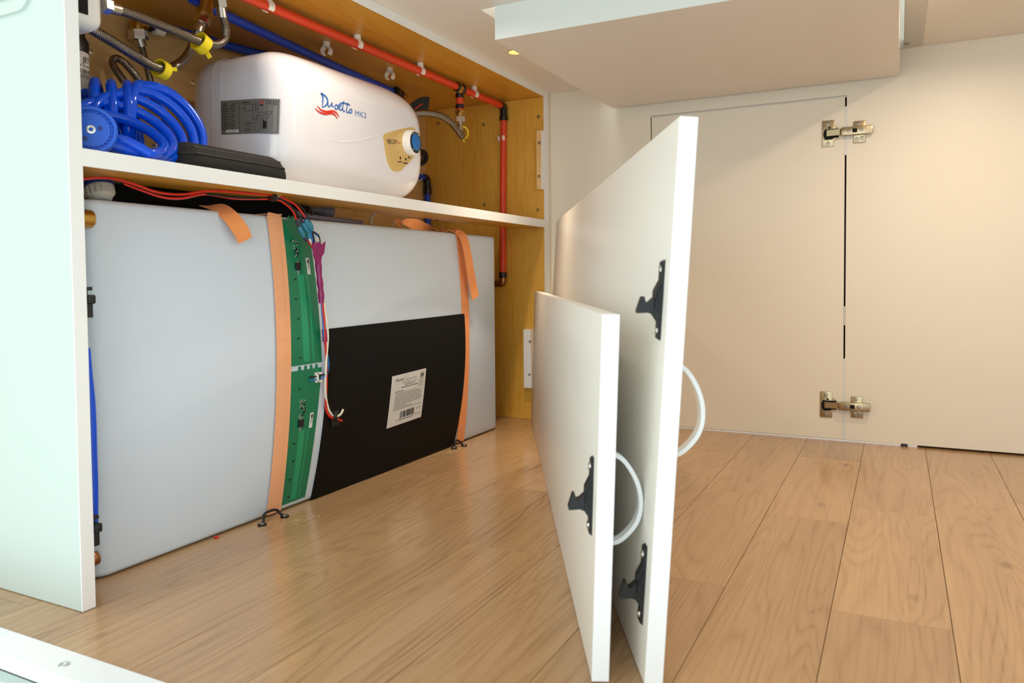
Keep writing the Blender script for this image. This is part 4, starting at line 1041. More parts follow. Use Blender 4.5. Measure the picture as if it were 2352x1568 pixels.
put('pipe', g_tube([(bx_, by_ - 0.016, bz_ + 0.010), (bx_, by_ - 0.10, bz_ + 0.010)], 0.0078, 14, smooth=False), 'pipe_blue', cp3, sharp=0.8)
put('pipe_clip', g_join(g_tube([(bx_ - 0.011, by_ - 0.036, bz_ + 0.018), (bx_ - 0.002, by_ - 0.036, bz_ + 0.020), (bx_ + 0.008, by_ - 0.036, bz_ + 0.016)], 0.0016, 8, 5), g_tube([(bx_ - 0.011, by_ - 0.036, bz_ + 0.001), (bx_ - 0.002, by_ - 0.036, bz_ - 0.0005), (bx_ + 0.008, by_ - 0.036, bz_ + 0.004)], 0.0016, 8, 5)), 'clip_white', cp3)

# white pipe clips: a stub and an open C
def clip_mesh():
    out = []
    pr = []
    for k in range(19):
        a = math.radians(-52 + 284 * k / 18); pr.append((0.0098 * math.cos(a), 0.0098 * math.sin(a)))
    for k in range(18, -1, -1):
        a = math.radians(-52 + 284 * k / 18); pr.append((0.0076 * math.cos(a), 0.0076 * math.sin(a)))
    ring = ([], [], None)
    n = 19
    V, F = [], []
    for w in (-0.0055, 0.0055):
        for (u, v) in pr: V.append((u, w, v - 0.0160))
    for i in range(n - 1):
        a, b, c, d = i, i + 1, 2 * n - 2 - i, 2 * n - 1 - i
        F += [(a, b, c, d), (a + 2 * n, d + 2 * n, c + 2 * n, b + 2 * n), (a, a + 2 * n, b + 2 * n, b), (d, c, c + 2 * n, d + 2 * n)]
    F += [(0, 2 * n - 1, 4 * n - 1, 2 * n), (n - 1, 3 * n - 1, 3 * n, n)]
    return g_join((V, F, None), g_lathe([(0.0072, -0.0085), (0.0066, -0.004), (0.0066, 0.0)], (0, 0, 0), (0, 0, 1), 18))
cm = mesh('pipe_clip', clip_mesh(), 'clip_white', True, 0.7)
def clip(loc, rotz, label, down=None, group='white pipe clips'):
    o = bpy.data.objects.new('pipe_clip', cm); COL.objects.link(o)
    o.location = loc; o.rotation_euler = (0, 0, rotz)
    if down is not None: o.rotation_euler = down
    return tag(o, label, 'clip', group)
clip((-0.1766, 1.1213, 0.788), 0.15, 'empty white pipe clip on the cupboard top, nearer the coiled hose')
clip((-0.1768, 1.3178, 0.788), 0.05, 'empty white pipe clip on the cupboard top, nearer the plywood end')
for px_, lb in ((0.8982, 'white clip gripping the red pipe at the top edge of the photo'), (1.1165, 'white clip gripping the red pipe beside the first empty clip'), (1.3189, 'white clip gripping the red pipe above the heater dial end'), (1.5402, 'white clip gripping the red pipe between tee and corner elbow')):
    clip((XRED, px_, 0.788), 0.0, lb)
clip((-0.1075, 1.7000, (-0.1058, 1.688, 0.6947)[2]), 0, 'white clip holding the upright part of the red pipe', down=(math.radians(-90), 0, 0))

# ------------------------------------------------------------------ hoses and fittings in the near top corner
h1 = thing('braided_hose', 'upper braided steel hose from the white housing, looping up to a chrome nut', 'hose', (-0.08, 0.6, 0.67), 'braided hoses')
put('ferrule', g_tube([(-0.075, 0.603, 0.6767), (-0.078, 0.6246, 0.6797)], 0.0072, 14, smooth=False), 'steel', h1, sharp=0.8)
put('hex_nut', g_tube([(-0.074, 0.599, 0.6774), (-0.076, 0.6094, 0.6784)], 0.0100, 6, smooth=False), 'chrome', h1, smooth=False)
put('braid', g_tube([(-0.078, 0.6211, 0.6797), (-0.08, 0.6426, 0.6808), (-0.085, 0.6774, 0.6816), (-0.09, 0.7144, 0.6818), (-0.1, 0.7582, 0.6826), (-0.11, 0.7881, 0.6866), (-0.12, 0.8146, 0.6951), (-0.125, 0.8316, 0.7074), (-0.126, 0.8362, 0.7215), (-0.126, 0.8326, 0.7364), (-0.126, 0.8287, 0.7448)], 0.0062, 14, 8), 'braid_steel', h1)
put('ferrule', g_tube([(-0.126, 0.8301, 0.7376), (-0.126, 0.8273, 0.7533)], 0.0072, 14, smooth=False), 'steel', h1, sharp=0.8)
put('hex_nut', g_tube([(-0.126, 0.8289, 0.7519), (-0.126, 0.8269, 0.7645)], 0.0112, 6, smooth=False), 'chrome', h1, smooth=False)
put('riser', g_tube([(-0.126, 0.8268, 0.7632), (-0.126, 0.8259, 0.7882)], 0.0075, 12, smooth=False), 'brass', h1, sharp=0.8)
h2 = thing('braided_hose', 'lower braided steel hose from the white housing, rising to a brass fitting', 'hose', (-0.09, 0.6, 0.64), 'braided hoses')
put('braid', g_tube([(-0.1, 0.5986, 0.6559), (-0.1, 0.6124, 0.6515), (-0.105, 0.639, 0.6468), (-0.11, 0.6699, 0.6402), (-0.12, 0.7001, 0.6372), (-0.13, 0.7263, 0.6402), (-0.145, 0.7572, 0.6519), (-0.155, 0.7822, 0.6686), (-0.16, 0.7991, 0.6861), (-0.16, 0.8074, 0.7028), (-0.16, 0.8141, 0.7192)], 0.0064, 14, 8), 'braid_steel', h2)
put('ferrule', g_tube([(-0.16, 0.8133, 0.7177), (-0.16, 0.8193, 0.7322)], 0.0078, 14, smooth=False), 'steel', h2, sharp=0.8)
put('hex_nut', g_tube([(-0.16, 0.8216, 0.7316), (-0.16, 0.8269, 0.7472)], 0.0118, 6, smooth=False), 'chrome', h2, smooth=False)
put('brass_fitting', g_join(g_tube([(-0.16, 0.8268, 0.7459), (-0.16, 0.8295, 0.7544)], 0.0122, 6, smooth=False), g_tube([(-0.16, 0.8286, 0.7522), (-0.16, 0.835, 0.7768)], 0.0100, 12, smooth=False)), 'brass', h2, smooth=False)
h3 = thing('braided_hose', 'thin braided hose hanging from a brass elbow down behind the blue coil', 'hose', (-0.3, 0.85, 0.6), 'braided hoses')
put('elbow', g_tube([(-0.315, 0.8467, 0.7623), (-0.315, 0.8372, 0.7623), (-0.315, 0.8323, 0.7574), (-0.315, 0.832, 0.7464)], 0.0108, 12, 5), 'brass', h3)
put('hex_nut', g_tube([(-0.315, 0.8321, 0.7492), (-0.315, 0.834, 0.7346)], 0.0148, 6, smooth=False), 'chrome', h3, smooth=False)
put('ferrule', g_tube([(-0.315, 0.834, 0.736), (-0.315, 0.8384, 0.7248)], 0.0080, 12, smooth=False), 'steel', h3, sharp=0.8)
put('braid', g_tube([(-0.315, 0.8384, 0.7262), (-0.315, 0.842, 0.714), (-0.313, 0.8463, 0.694), (-0.31, 0.8489, 0.6734), (-0.3, 0.8459, 0.6439), (-0.29, 0.8519, 0.6232), (-0.28, 0.8614, 0.6079), (-0.27, 0.866, 0.5924)], 0.0052, 12, 7), 'braid_steel', h3)
h4 = thing('braided_hose', 'small grey braided hose bent in a tight loop against the plywood back', 'hose', (-0.3, 0.8, 0.65), 'braided hoses')
put('braid', g_tube([(-0.28, 0.8247, 0.644), (-0.29, 0.8173, 0.6592), (-0.3, 0.8101, 0.6763), (-0.31, 0.8029, 0.6906), (-0.315, 0.794, 0.6958), (-0.315, 0.7872, 0.6901), (-0.31, 0.7855, 0.6798), (-0.3, 0.7874, 0.6657), (-0.29, 0.7921, 0.651), (-0.28, 0.7947, 0.6384)], 0.0058, 12, 8), 'braid_steel', h4)
# yellow release clips
def yclip(c, axis, R, w, labl, tail):
    c = Vector(c); ax = Vector(axis).normalized()
    t = thing('hose_clip', labl, 'clip', tuple(c), 'yellow hose clips')
    put('ring', g_lathe([(R, -w / 2), (R + 0.0022, -w / 2), (R + 0.0022, w / 2), (R, w / 2), (R, -w / 2)], c, ax, 28, cap=False), 'clip_yellow', t, sharp=0.7)
    d = Vector(tail)
    put('tab', g_ribbon([c + d * (R * 0.9), c + d * (R * 1.35) + ax * 0.001, c + d * (R * 1.75) + ax * 0.002], d.cross(ax) if d.cross(ax).length > 0.1 else (0, 0, 1), w * 0.42, 0.002, 4), 'clip_yellow', t, sharp=0.8)
    return t
yclip((-0.105, 0.7722, 0.6823), (-0.05, 0.92, -0.38), 0.0115, 0.0135, 'yellow clip round the upper braided hose', Vector((0.25, 0.35, -0.8)).normalized())
yclip((-0.13, 0.7256, 0.6383), (-0.2, 0.95, -0.15), 0.0105, 0.0125, 'yellow clip round the lower braided hose', Vector((0.4, 0.5, 0.1)).normalized())
yr = thing('hose_ring', 'thin yellow ring round the short braided hose under the red tee', 'clip', tuple(YR), 'yellow hose clips')
RC = Vector((-0.098, 1.4818, 0.675))
put('ring', g_tube([RC + Vector((0.45 * math.cos(a), 0.89 * math.cos(a), 0)) * 0.0128 + Vector((0, 0, math.sin(a) * 0.0128)) for a in [2 * math.pi * k / 20 for k in range(20)]], 0.0017, 8, 3, closed=True), 'clip_yellow', yr)
put('tab', g_tube([RC + Vector((0, 0, -0.0125)), RC + Vector((0.001, 0.001, -0.0215))], 0.0016, 8, smooth=False), 'clip_yellow', yr)

# black cylinder with a printed sleeve
cyc = Vector((-0.255, 0.6752, 0.6188))
cy = thing('pump_cylinder', 'black topped cylinder with a printed white sleeve beside the coiled hose', 'pump', (cyc.x, cyc.y, 0.4912))
cz = (-0.24, 0.6957, 0.6665)[2]
put('body', g_lathe([(0.0250, 0.0), (0.0262, 0.002), (0.0262, 0.150), (0.0200, 0.154)], (cyc.x, cyc.y, 0.4912), (0, 0, 1), 36), 'paper', cy, sharp=0.7)
ctop = (-0.24, 0.6957, 0.6653)[2]
put('cap', g_lathe([(0.0266, 0.0), (0.0266, 0.016), (0.0225, 0.024), (0.0200, 0.050), (0.0185, 0.056)], (cyc.x, cyc.y, ctop), (0, 0, 1), 36), 'black_plastic', cy)
put('sleeve', g_lathe([(0.0262, 0.0), (0.0262, ctop - 0.4912)], (cyc.x, cyc.y, 0.4912), (0, 0, 1), 36, cap=False), 'paper', cy, label='white sleeve printed in black', sharp=0.8)
def cyl(u, v):
    a = math.radians(0) + (u - 0.5) * 1.9
    return (cyc.x + math.cos(a) * 0.0267, cyc.y + math.sin(a) * 0.0267, ctop - 0.002 - v)
def ctext(s, u, v, w, h): return text_fit(s, u, -v, w, h, lambda a, b: cyl(a, -b))
put('lettering', g_join(ctext('JET', 0.58, 0.0125, 0.30, 0.0080), ctext('w brand', 0.46, 0.0185, 0.42, 0.0036), ctext('3.5 26 PSI', 0.36, 0.0268, 0.58, 0.0055), ctext('EW PUMP', 0.38, 0.0345, 0.50, 0.0050),
    quads([(0.35 + 0.02 * (k % 3), -(0.052 + 0.006 * k), 0.75 + 0.05 * (k % 2), -(0.0495 + 0.006 * k)) for k in range(8)], lambda u, v: cyl(u, -v))), 'ink_black', cy, smooth=False)

# ------------------------------------------------------------------ blue coiled hose
ch = thing('coiled_hose', 'glossy blue coiled hose heaped on the shelf with a blue dial nozzle', 'hose', (-0.12, 0.65, 0.491))
RH, RT = 0.0555, 0.0063
# the coil lies like a slumped spring: upright turns at the back left, then round a bend to turns that lean back
COIL = [(-0.1600, 0.6333, 0.977, 0.000), (-0.1550, 0.6508, 0.977, 0.000), (-0.1480, 0.6693, 0.960, 0.000), (-0.1400, 0.6877, 0.873, 0.000), (-0.1250, 0.7019, 0.436, 0.035), (-0.1080, 0.7058, -0.140, 0.140), (-0.0950, 0.6905, -0.244, 0.314), (-0.0840, 0.6667, -0.244, 0.524), (-0.0740, 0.6420, -0.209, 0.733), (-0.0640, 0.6176, -0.175, 0.925), (-0.0550, 0.5949, -0.140, 1.082)]   # x, y of the axis, heading of the axis, backward lean of the turn
NS = 300; turns = 10.35
cpts = catmull([Vector((c[0], c[1], c[3])) for c in COIL], 40)
cdir = catmull([Vector((math.cos(c[2]), math.sin(c[2]), 0)) for c in COIL], 40)
pts = []
for k in range(NS + 1):
    f = k / NS * (len(cpts) - 1); i = min(int(f), len(cpts) - 2); q = cpts[i].lerp(cpts[i + 1], f - i); h = cdir[i].lerp(cdir[i + 1], f - i).normalized()
    le = q.z; T_ = h * math.cos(le) + Vector((0, 0, math.sin(le))); sd = Vector((-h.y, h.x, 0)); up = Vector((0, 0, math.cos(le))) - h * math.sin(le)
    a = 2 * math.pi * turns * k / NS + 0.6; R_ = RH + 0.0020 * math.sin(0.83 * a)
    c_ = Vector((q.x, q.y, 0.4914 + RT + RH * math.cos(le)))
    p = c_ + up * (math.cos(a) * R_) + sd * (math.sin(a) * (R_ + 0.002)) + T_ * (0.0022 * math.sin(1.9 * a))
    p.z = max(p.z, 0.4912 + RT); pts.append(p)
nc = Vector((-0.018, 0.5432, 0.5158)); nax = Vector((0.80, -0.58, 0.05)).normalized()
pts += [pts[-1].lerp(nc - nax * 0.03, 0.4) + Vector((0, 0, 0.006)), nc - nax * 0.032 + Vector((0, 0, 0.002)), nc - nax * 0.012]
put('tube', g_tube(pts, RT, 14, 2), 'hose_blue', ch)
nz = put('spray_nozzle', g_lathe([(0.0245, -0.016), (0.0262, -0.012), (0.0262, 0.0), (0.0250, 0.002), (0.0220, 0.002), (0.0212, -0.0012), (0.0195, -0.0012), (0.0188, 0.0006), (0.004, 0.0010)], nc, nax, 48), 'nozzle_blue', ch, label='round blue dial nozzle')
yv = Vector((0, 0, 1)); yv = (yv - nax * yv.dot(nax)).normalized(); xv = yv.cross(nax)
put('dial_teeth', g_join(*[g_box((-0.0006, -0.0012, -0.001), (0.0006, 0.0012, 0.0014)) for _ in range(0)], *[g_lathe([(0.0012, -0.0012), (0.0010, 0.0012)], nc + (xv * math.cos(a) + yv * math.sin(a)) * 0.0203, nax, 6) for a in [2 * math.pi * k / 26 for k in range(26)]]), 'nozzle_blue', nz, kind='stuff', smooth=False)
put('dial_hole', g_lathe([(0.0026, 0.0006), (0.0026, 0.0013)], nc + xv * 0.0085 + yv * 0.002, nax, 14), 'cap_deep_blue', nz, smooth=False)
put('dial_hole', g_lathe([(0.0026, 0.0006), (0.0026, 0.0013)], nc - xv * 0.006 - yv * 0.010, nax, 14), 'cap_deep_blue', nz, smooth=False)
screw(nc + nax * 0.0012, nax, 0.0046, 'chrome', parent=nz)

# ------------------------------------------------------------------ black zipped case lying in front of the heater
cs = thing('zip_case', 'flat black fabric case with a zip, lying before the white heater', 'case', (-0.07, 0.73, 0.491))
CX0, CX1, CY0, CY1 = -0.088, -0.014, 0.662, 0.8545
def case_poly(ins, r):
    out = []
    for cx_, cy_, a0 in ((CX1 - r, CY1 - r, 0), (CX0 + r, CY1 - r, 90), (CX0 + r, CY0 + r, 180), (CX1 - r, CY0 + r, 270)):
        for k in range(9):
            a = math.radians(a0 + 11.25 * k); out.append((cx_ + (r - ins) * math.cos(a), cy_ + (r - ins) * math.sin(a)))
    return out
rings = [(0.006, 0.4912), (0.001, 0.4935), (0.0, 0.499), (0.0006, 0.5050), (0.0025, 0.5100), (0.0060, 0.5152), (0.0110, 0.5200), (0.0180, 0.5240), (0.024, 0.5258), (0.0285, 0.5264)]
V, F = [], []
for ins, z in rings:
    for (x, y) in case_poly(ins, 0.030):
        V.append((x, y, z + 0.0015 * math.sin(y * 40) * (1 if z > 0.51 else 0)))
n_ = 36
for i in range(len(rings) - 1):
    for j in range(n_): F.append((i * n_ + j, i * n_ + (j + 1) % n_, (i + 1) * n_ + (j + 1) % n_, (i + 1) * n_ + j))
F.append(tuple(range(n_ - 1, -1, -1))); F.append(tuple((len(rings) - 1) * n_ + j for j in range(n_)))
put('case_body', (V, F, None), 'fabric_black', cs, sharp=1.2)
put('piping', g_tube([(x, y, 0.5100) for x, y in case_poly(0.0022, 0.030)], 0.0011, 8, 2, closed=True), 'zip_black', cs)
put('zip', g_tube([(x, y, 0.5188) for x, y in case_poly(0.0092, 0.030)], 0.0012, 8, 2, closed=True), 'zip_black', cs)
put('zip_pull', g_join(g_box((-0.080, 0.668, 0.5215), (-0.072, 0.680, 0.5235), 0.0006, 1), g_tube([(-0.078, 0.680, 0.5230), (-0.080, 0.688, 0.5255), (-0.076, 0.697, 0.5240)], 0.0011, 6, 4)), 'chrome', cs, smooth=False)

# ------------------------------------------------------------------ behind and beside the heater
bs = thing('black_strap', 'black webbing strap end behind the far shoulder of the heater', 'strap', tuple((-0.2, 1.4559, 0.7376)))
put('band', g_ribbon([(-0.19, 1.4855, 0.7492), (-0.2, 1.4738, 0.748), (-0.21, 1.4673, 0.74), (-0.22, 1.4591, 0.7277)], (0.6, 0.9, -0.15), 0.030, 0.0022, 5), 'rubber_black', bs, sharp=0.8)
put('stripe', g_ribbon([(-0.199, 1.4759, 0.7491), (-0.206, 1.4685, 0.7425), (-0.213, 1.4611, 0.7342)], (0.6, 0.9, -0.15), 0.0025, 0.0030, 5), 'wire_red', bs, sharp=0.8)
cb = thing('cable_loop', 'thick black ribbed hose end curling out behind the heater dial', 'hose', tuple((-0.2, 1.4673, 0.6252)))
put('loop', g_tube([(-0.235, 1.4879, 0.6438), (-0.235, 1.5169, 0.6489), (-0.235, 1.5372, 0.6456), (-0.235, 1.5369, 0.6312), (-0.235, 1.5162, 0.6204), (-0.235, 1.4908, 0.6151)], 0.0062, 12, 7), 'rubber_black', cb)
put('inner_ring', g_tube([(-0.231, 1.4854, 0.6391), (-0.231, 1.5071, 0.6421), (-0.231, 1.5198, 0.6388), (-0.231, 1.5178, 0.6294), (-0.231, 1.5012, 0.6232)], 0.0030, 10, 6), 'zip_black', cb)

# ------------------------------------------------------------------ between shelf and tank top
bc = thing('flat_black_case', 'flat black object lying on the tank under the shelf', 'case', (-0.2, 0.8, 0.447))
put('case_body', g_box((-0.262, 0.610, 0.4466), (-0.088, 0.975, 0.4705), 0.006, 3), 'case_black', bc)
fcap = thing('hose_coupling', 'blue hose coupling with a grey ribbed nut on the tank top corner', 'coupling', tuple((-0.09, 0.6051, 0.4589)))
gc = Vector((-0.078, 0.5933, 0.4571)); gax = Vector((0.30, -0.05, -0.85)).normalized()
put('nut', g_lathe([(0.0150, -0.006), (0.0156, -0.004), (0.0148, 0.006), (0.0122, 0.008), (0.0118, 0.011)], gc, gax, 28), 'cap_grey', fcap, label='grey ribbed nut', sharp=0.7)
put('nut_ribs', g_join(*[g_lathe([(0.0016, -0.005), (0.0016, 0.005)], gc + (Vector((0, 1, 0)) * math.cos(a) + gax.cross(Vector((0, 1, 0))) * math.sin(a)) * 0.0150, gax, 6) for a in [2 * math.pi * k / 16 for k in range(16)]]), 'cap_grey', fcap, kind='stuff')
put('body', g_lathe([(0.0150, -0.014), (0.0168, -0.012), (0.0168, -0.006)], gc, gax, 28), 'cap_deep_blue', fcap)
put('pipe', g_tube([(-0.1, 0.5916, 0.4665), (-0.11, 0.6178, 0.4731), (-0.11, 0.6353, 0.4695), (-0.11, 0.6412, 0.4635)], 0.0110, 14, 6), 'cap_deep_blue', fcap)
# mains plug and its lead
pc_ = thing('power_plug', 'grey mains plug with bare pins lying on the tank under the shelf', 'plug', tuple((-0.12, 1.0406, 0.4666)))
a_, b_ = Vector((-0.12, 0.9917, 0.471)), Vector((-0.12, 1.0554, 0.4677)); d_ = (b_ - a_).normalized()
put('plug_body', g_lathe([(0.0052, -0.045), (0.0060, -0.020), (0.0095, -0.016), (0.0095, -0.012), (0.0072, -0.010), (0.0072, -0.006), (0.0130, 0.0), (0.0150, 0.006), (0.0150, 0.016), (0.0135, 0.018)], b_ - d_ * 0.020, d_, 24), 'cord_grey', pc_, sharp=0.7)
for s in (-1, 1):
    q = b_ + Vector((0, 0, 0.006 * s))
    put('pin', g_box((q.x - 0.003, q.y - 0.004, q.z - 0.0010), (q.x + 0.003, q.y + 0.012, q.z + 0.0010)), 'brass', pc_, smooth=False)
put('cord', g_tube([a_, (-0.11, 0.9601, 0.4731), (-0.1, 0.9332, 0.4648), (-0.085, 0.9423, 0.4551), (-0.08, 0.9776, 0.4516), (-0.08, 1.0266, 0.4512), (-0.09, 1.1041, 0.4511)], 0.0045, 12, 7), 'cord_grey', pc_)
put('cable_tie', g_tube([(-0.075, 0.9504, 0.4566), (-0.075, 0.9536, 0.4631), (-0.075, 0.9587, 0.4614), (-0.075, 0.9584, 0.4537)], 0.0016, 6, 5), 'black_plastic', pc_)
ct_ = thing('clear_tube', 'clear plastic tube rising behind the tank in front of the plywood', 'tube', tuple((-0.29, 1.4006, 0.4888)))
put('tube', g_tube([(-0.28, 1.3806, 0.4716), (-0.28, 1.3825, 0.4823), (-0.28, 1.3891, 0.4934), (-0.28, 1.4021, 0.5021), (-0.28, 1.425, 0.5097)], 0.0040, 10, 6), 'clear_tube', ct_)

# ------------------------------------------------------------------ wiring from the shelf down to the boards
wl = thing('wire_loom', 'red, black and blue wires joined in crimps and purple tape over the boards', 'wiring', tuple((-0.04, 0.9205, 0.4058)))
W = [
 ('wire_red', [(-0.03, 0.5391, 0.4628), (-0.045, 0.5712, 0.4688), (-0.05, 0.5967, 0.47), (-0.05, 0.6225, 0.466), (-0.05, 0.6434, 0.4613), (-0.05, 0.6653, 0.4596), (-0.05, 0.6916, 0.4615), (-0.045, 0.7185, 0.4677), (-0.04, 0.7504, 0.47), (-0.035, 0.7922, 0.4707), (-0.032, 0.8342, 0.4719), (-0.03, 0.8504, 0.4683), (-0.03, 0.8709, 0.4617), (-0.032, 0.8886, 0.4502), (-0.034, 0.8954, 0.4455)], 0.0016),
 ('wire_red', [(-0.06, 0.6124, 0.4672), (-0.06, 0.6389, 0.4609), (-0.055, 0.6628, 0.4553), (-0.052, 0.6898, 0.4565), (-0.05, 0.7228, 0.4644), (-0.05, 0.7748, 0.4633), (-0.04, 0.8134, 0.4656), (-0.034, 0.8361, 0.4666), (-0.034, 0.8518, 0.4629), (-0.036, 0.8717, 0.4531), (-0.038, 0.8818, 0.4409)], 0.0015),
 ('ink_black', [(-0.062, 0.614, 0.4685), (-0.062, 0.6405, 0.4628), (-0.058, 0.6716, 0.4552), (-0.055, 0.6957, 0.4572), (-0.05, 0.7264, 0.4648), (-0.046, 0.771, 0.4645), (-0.04, 0.8134, 0.4668), (-0.034, 0.8362, 0.4679), (-0.033, 0.8544, 0.465), (-0.034, 0.8732, 0.4544), (-0.036, 0.8863, 0.4437)], 0.0017),
 ('ink_black', [(-0.033, 0.8352, 0.4696), (-0.031, 0.863, 0.4662), (-0.032, 0.8842, 0.4603), (-0.034, 0.8994, 0.4497), (-0.036, 0.9051, 0.437)], 0.0014),
]
for m_, p_, r_ in W: put('wire', g_tube(p_, r_, 8, 6), m_, wl)
for m_, p_, r_ in (
 ('heatshrink', [(-0.038, 0.8818, 0.4415), (-0.04, 0.8893, 0.4303)], 0.0026), ('heatshrink', [(-0.036, 0.8863, 0.4443), (-0.038, 0.8968, 0.4359)], 0.0024), ('heatshrink', [(-0.034, 0.8936, 0.4493), (-0.036, 0.9014, 0.4414)], 0.0028),
 ('heatshrink', [(-0.04, 0.8984, 0.4163), (-0.04, 0.9059, 0.41)], 0.0026)):
    put('heat_shrink', g_tube(p_, r_, 10, smooth=False), m_, wl, sharp=0.8)
for p_ in ([(-0.04, 0.8894, 0.431), (-0.039, 0.8928, 0.4239), (-0.04, 0.8994, 0.4156)], [(-0.038, 0.8958, 0.4365), (-0.037, 0.9002, 0.4295), (-0.038, 0.9069, 0.4226)], [(-0.036, 0.8995, 0.4419), (-0.035, 0.903, 0.4348), (-0.036, 0.9087, 0.4279)], [(-0.034, 0.9039, 0.4395), (-0.034, 0.9085, 0.4318), (-0.035, 0.9114, 0.4253)], [(-0.038, 0.907, 0.4246), (-0.038, 0.9096, 0.4134)]):
    put('crimp', g_tube(p_, lambda t: 0.0028 + 0.0010 * math.sin(math.pi * t), 10, 4), 'crimp_blue', wl, sharp=0.9)
for m_, p_, r_ in (
 ('wire_red', [(-0.04, 0.905, 0.4106), (-0.041, 0.9137, 0.4056), (-0.042, 0.9225, 0.3979)], 0.0016), ('wire_white', [(-0.038, 0.9087, 0.4147), (-0.039, 0.9135, 0.4082), (-0.041, 0.9234, 0.3979)], 0.0021),
 ('wire_blue', [(-0.036, 0.9087, 0.4279), (-0.037, 0.9134, 0.4155), (-0.04, 0.9223, 0.4005)], 0.0014), ('ink_black', [(-0.035, 0.9115, 0.4267), (-0.036, 0.9162, 0.4156), (-0.04, 0.9243, 0.4006)], 0.0015), ('ink_black', [(-0.035, 0.9095, 0.4279), (-0.037, 0.9155, 0.4189), (-0.04, 0.9214, 0.4018)], 0.0015),
 ('wire_blue', [(-0.036, 0.9145, 0.4242), (-0.035, 0.923, 0.4185), (-0.036, 0.9289, 0.4087)], 0.0013), ('wire_white', [(-0.037, 0.9176, 0.4237), (-0.035, 0.9249, 0.4153), (-0.036, 0.9279, 0.4073)], 0.0012), ('ink_black', [(-0.035, 0.9134, 0.4248), (-0.034, 0.9249, 0.4193), (-0.036, 0.9309, 0.4095)], 0.0013)):
    put('wire', g_tube(p_, r_, 8, 5), m_, wl)
# purple tape wrapped round the loom
tp_ = [(-0.034, 0.9196, 0.4083), (-0.034, 0.9212, 0.3922), (-0.032, 0.9214, 0.3754), (-0.031, 0.9226, 0.3518), (-0.031, 0.9251, 0.3316), (-0.031, 0.9256, 0.314)]
put('tape_wrap', g_tube(tp_, lambda t: 0.0072 * (1 - 0.36 * min(1, t * 2.2)) + 0.0005 * math.sin(t * 31), 10, 6), 'tape_purple', wl, label='purple tape round the wires', sharp=0.5)
fp = [(-0.029, 0.905, 0.4016), (-0.028, 0.9079, 0.407), (-0.028, 0.9136, 0.4032), (-0.027, 0.9204, 0.4021), (-0.025, 0.9313, 0.4098), (-0.026, 0.9289, 0.3922), (-0.027, 0.9239, 0.3854), (-0.028, 0.9238, 0.3774), (-0.029, 0.9159, 0.3719), (-0.029, 0.9084, 0.3851)]
put('tape_flag', g_join(([tuple(p) for p in fp] + [(p[0] - 0.0008, p[1], p[2]) for p in fp], [tuple(range(10)), tuple(range(19, 9, -1))] + [(i, (i + 1) % 10, 10 + (i + 1) % 10, 10 + i) for i in range(10)], None)), 'tape_purple', wl, smooth=False)
put('tape_wrap', g_tube([(-0.036, 0.9374, 0.2724), (-0.036, 0.9381, 0.2628), (-0.036, 0.9389, 0.2531)], 0.0040, 10, 5), 'tape_purple', wl, sharp=0.6)
for m_, p_, r_ in (
 ('wire_blue', [(-0.032, 0.9268, 0.3166), (-0.033, 0.9295, 0.2975), (-0.034, 0.933, 0.2728), (-0.036, 0.9368, 0.2526), (-0.037, 0.9446, 0.2312), (-0.037, 0.9474, 0.2171), (-0.038, 0.9441, 0.207), (-0.04, 0.936, 0.2009)], 0.0014),
 ('wire_red', [(-0.031, 0.9277, 0.3166), (-0.032, 0.9313, 0.294), (-0.034, 0.9358, 0.263), (-0.036, 0.9403, 0.2282), (-0.038, 0.9425, 0.1864), (-0.04, 0.9421, 0.1586), (-0.042, 0.947, 0.1403), (-0.042, 0.9562, 0.1297), (-0.042, 0.9688, 0.1248), (-0.04, 0.9804, 0.1201)], 0.0019),
 ('wire_white', [(-0.031, 0.9307, 0.3165), (-0.032, 0.9363, 0.2938), (-0.033, 0.9418, 0.2626), (-0.035, 0.9401, 0.2282), (-0.037, 0.9383, 0.187), (-0.039, 0.942, 0.1622), (-0.041, 0.9501, 0.1434), (-0.042, 0.9615, 0.1309), (-0.042, 0.9732, 0.129), (-0.04, 0.9785, 0.1318), (-0.04, 0.9841, 0.1381)], 0.0018)):
    put('wire', g_tube(p_, r_, 8, 7), m_, wl)
put('cable_tie', g_tube([(-0.038, 0.9643, 0.1357), (-0.038, 0.962, 0.1297), (-0.038, 0.965, 0.1222)], 0.0030, 8, 4), 'black_plastic', wl)
put('tie_mount', g_box((Vector((-0.0474, 0.9604, 0.1258)).x + 0.0028, Vector((-0.0474, 0.9604, 0.1258)).y - 0.001, Vector((-0.0474, 0.9604, 0.1258)).z - 0.012), (Vector((-0.0474, 0.9604, 0.1258)).x + 0.0045, Vector((-0.0474, 0.9604, 0.1258)).y + 0.018, Vector((-0.0474, 0.9604, 0.1258)).z + 0.012), 0.0004, 1), 'black_plastic', wl, smooth=False)
pcl = Vector((-0.03, 0.8321, 0.4698))
pcp = put('cable_clip', g_lathe([(0.0052, -0.004), (0.0060, -0.004), (0.0060, 0.004), (0.0052, 0.004), (0.0052, -0.004)], pcl + Vector((-0.001, -0.006, -0.001)), (0.1, 1, -0.1), 18, cap=False), 'black_plastic', wl)
screw((pcl.x + 0.002, pcl.y + 0.002, pcl.z + 0.0035), (0.75, -0.4, -0.6), 0.0048, 'chrome', parent=pcp)

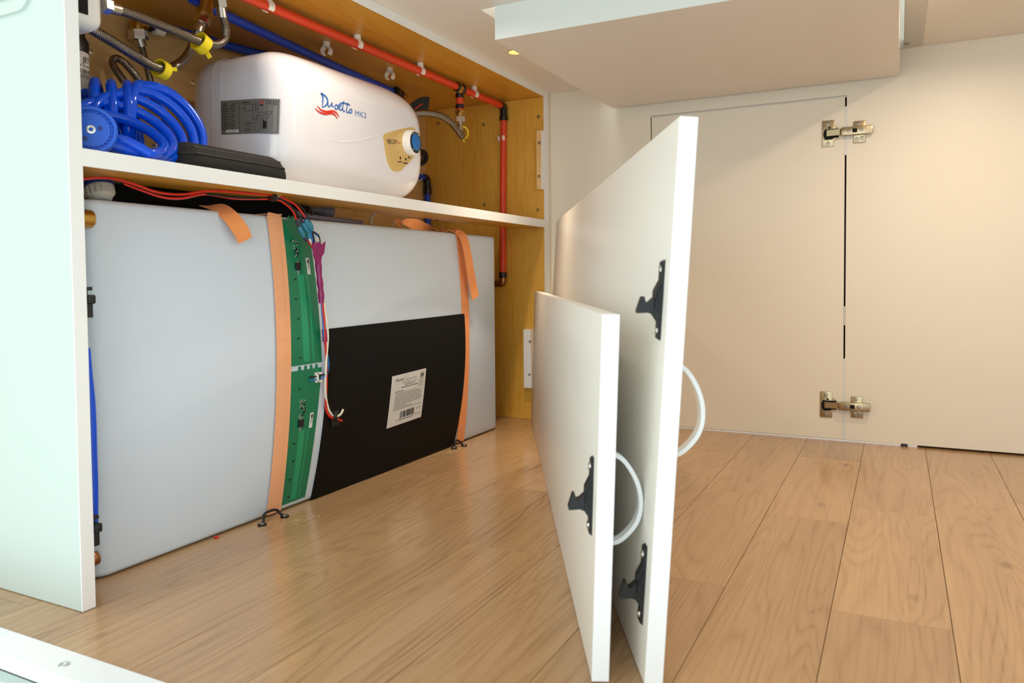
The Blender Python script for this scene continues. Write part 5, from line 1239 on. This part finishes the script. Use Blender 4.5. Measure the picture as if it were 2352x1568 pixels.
# blue hose hanging between the end panel and the tank
bh = thing('blue_hose', 'blue hose dropping through the gap between end panel and tank', 'hose', tuple((-0.0204, 0.536, 0.1814)))
put('tube', g_tube([(-0.0265, 0.535, 0.2773), (-0.0241, 0.535, 0.2486), (-0.0209, 0.535, 0.22), (-0.02, 0.535, 0.1912), (-0.0201, 0.535, 0.1575), (-0.0201, 0.535, 0.1237), (-0.0216, 0.535, 0.0896), (-0.0242, 0.535, 0.0649)], 0.0052, 12, 6), 'hose_blue', bh)

# scrap of red plastic and the drifts of sawdust along the tank foot
rs = put('red_scrap', g_box(((-0.0564, 0.7346, 0)[0] - 0.002, (-0.0564, 0.7346, 0)[1] - 0.003, 0.0002), ((-0.0564, 0.7346, 0)[0] + 0.002, (-0.0564, 0.7346, 0)[1] + 0.003, 0.003), 0.0008, 1), 'wire_red', smooth=False)
tag(rs, 'tiny red plastic scrap poking from under the tank', 'scrap')
rr = random.Random(11); V, F = [], []
def crumb(x, y, s):
    o = len(V); a = rr.uniform(0, 6.28)
    for k in range(3): V.append((x + s * math.cos(a + 2.1 * k), y + s * math.sin(a + 2.1 * k) * 0.7, 0.0001))
    V.append((x + s * 0.2, y, s * 0.6 + 0.0002)); F.extend([(o, o + 1, o + 3), (o + 1, o + 2, o + 3), (o + 2, o, o + 3)])
for k in range(800):
    y = rr.uniform(0.56, 1.55); dens = 0.35 + 0.65 * (1 if (0.60 < y < 0.78 or 0.80 < y < 0.90 or 1.05 < y < 1.42) else 0)
    if rr.random() > dens: continue
    crumb(-0.058 + abs(rr.gauss(0, 0.012)), y, rr.uniform(0.0003, 0.0008))
for k in range(220):
    c_ = rr.choice(((-0.0323, 0.7941, 0), (-0.0061, 0.843, 0), (-0.0352, 1.3284, 0))); crumb(c_[0] + rr.gauss(0, 0.010), c_[1] + rr.gauss(0, 0.018), rr.uniform(0.0004, 0.0014))
for k in range(60): crumb(rr.uniform(0.0, 0.40), rr.uniform(0.55, 1.5), rr.uniform(0.0003, 0.0007))
tag(put('sawdust', (V, F, None), 'sawdust', smooth=False), 'pale sawdust crumbs scattered along the foot of the tank', 'sawdust', kind='stuff')
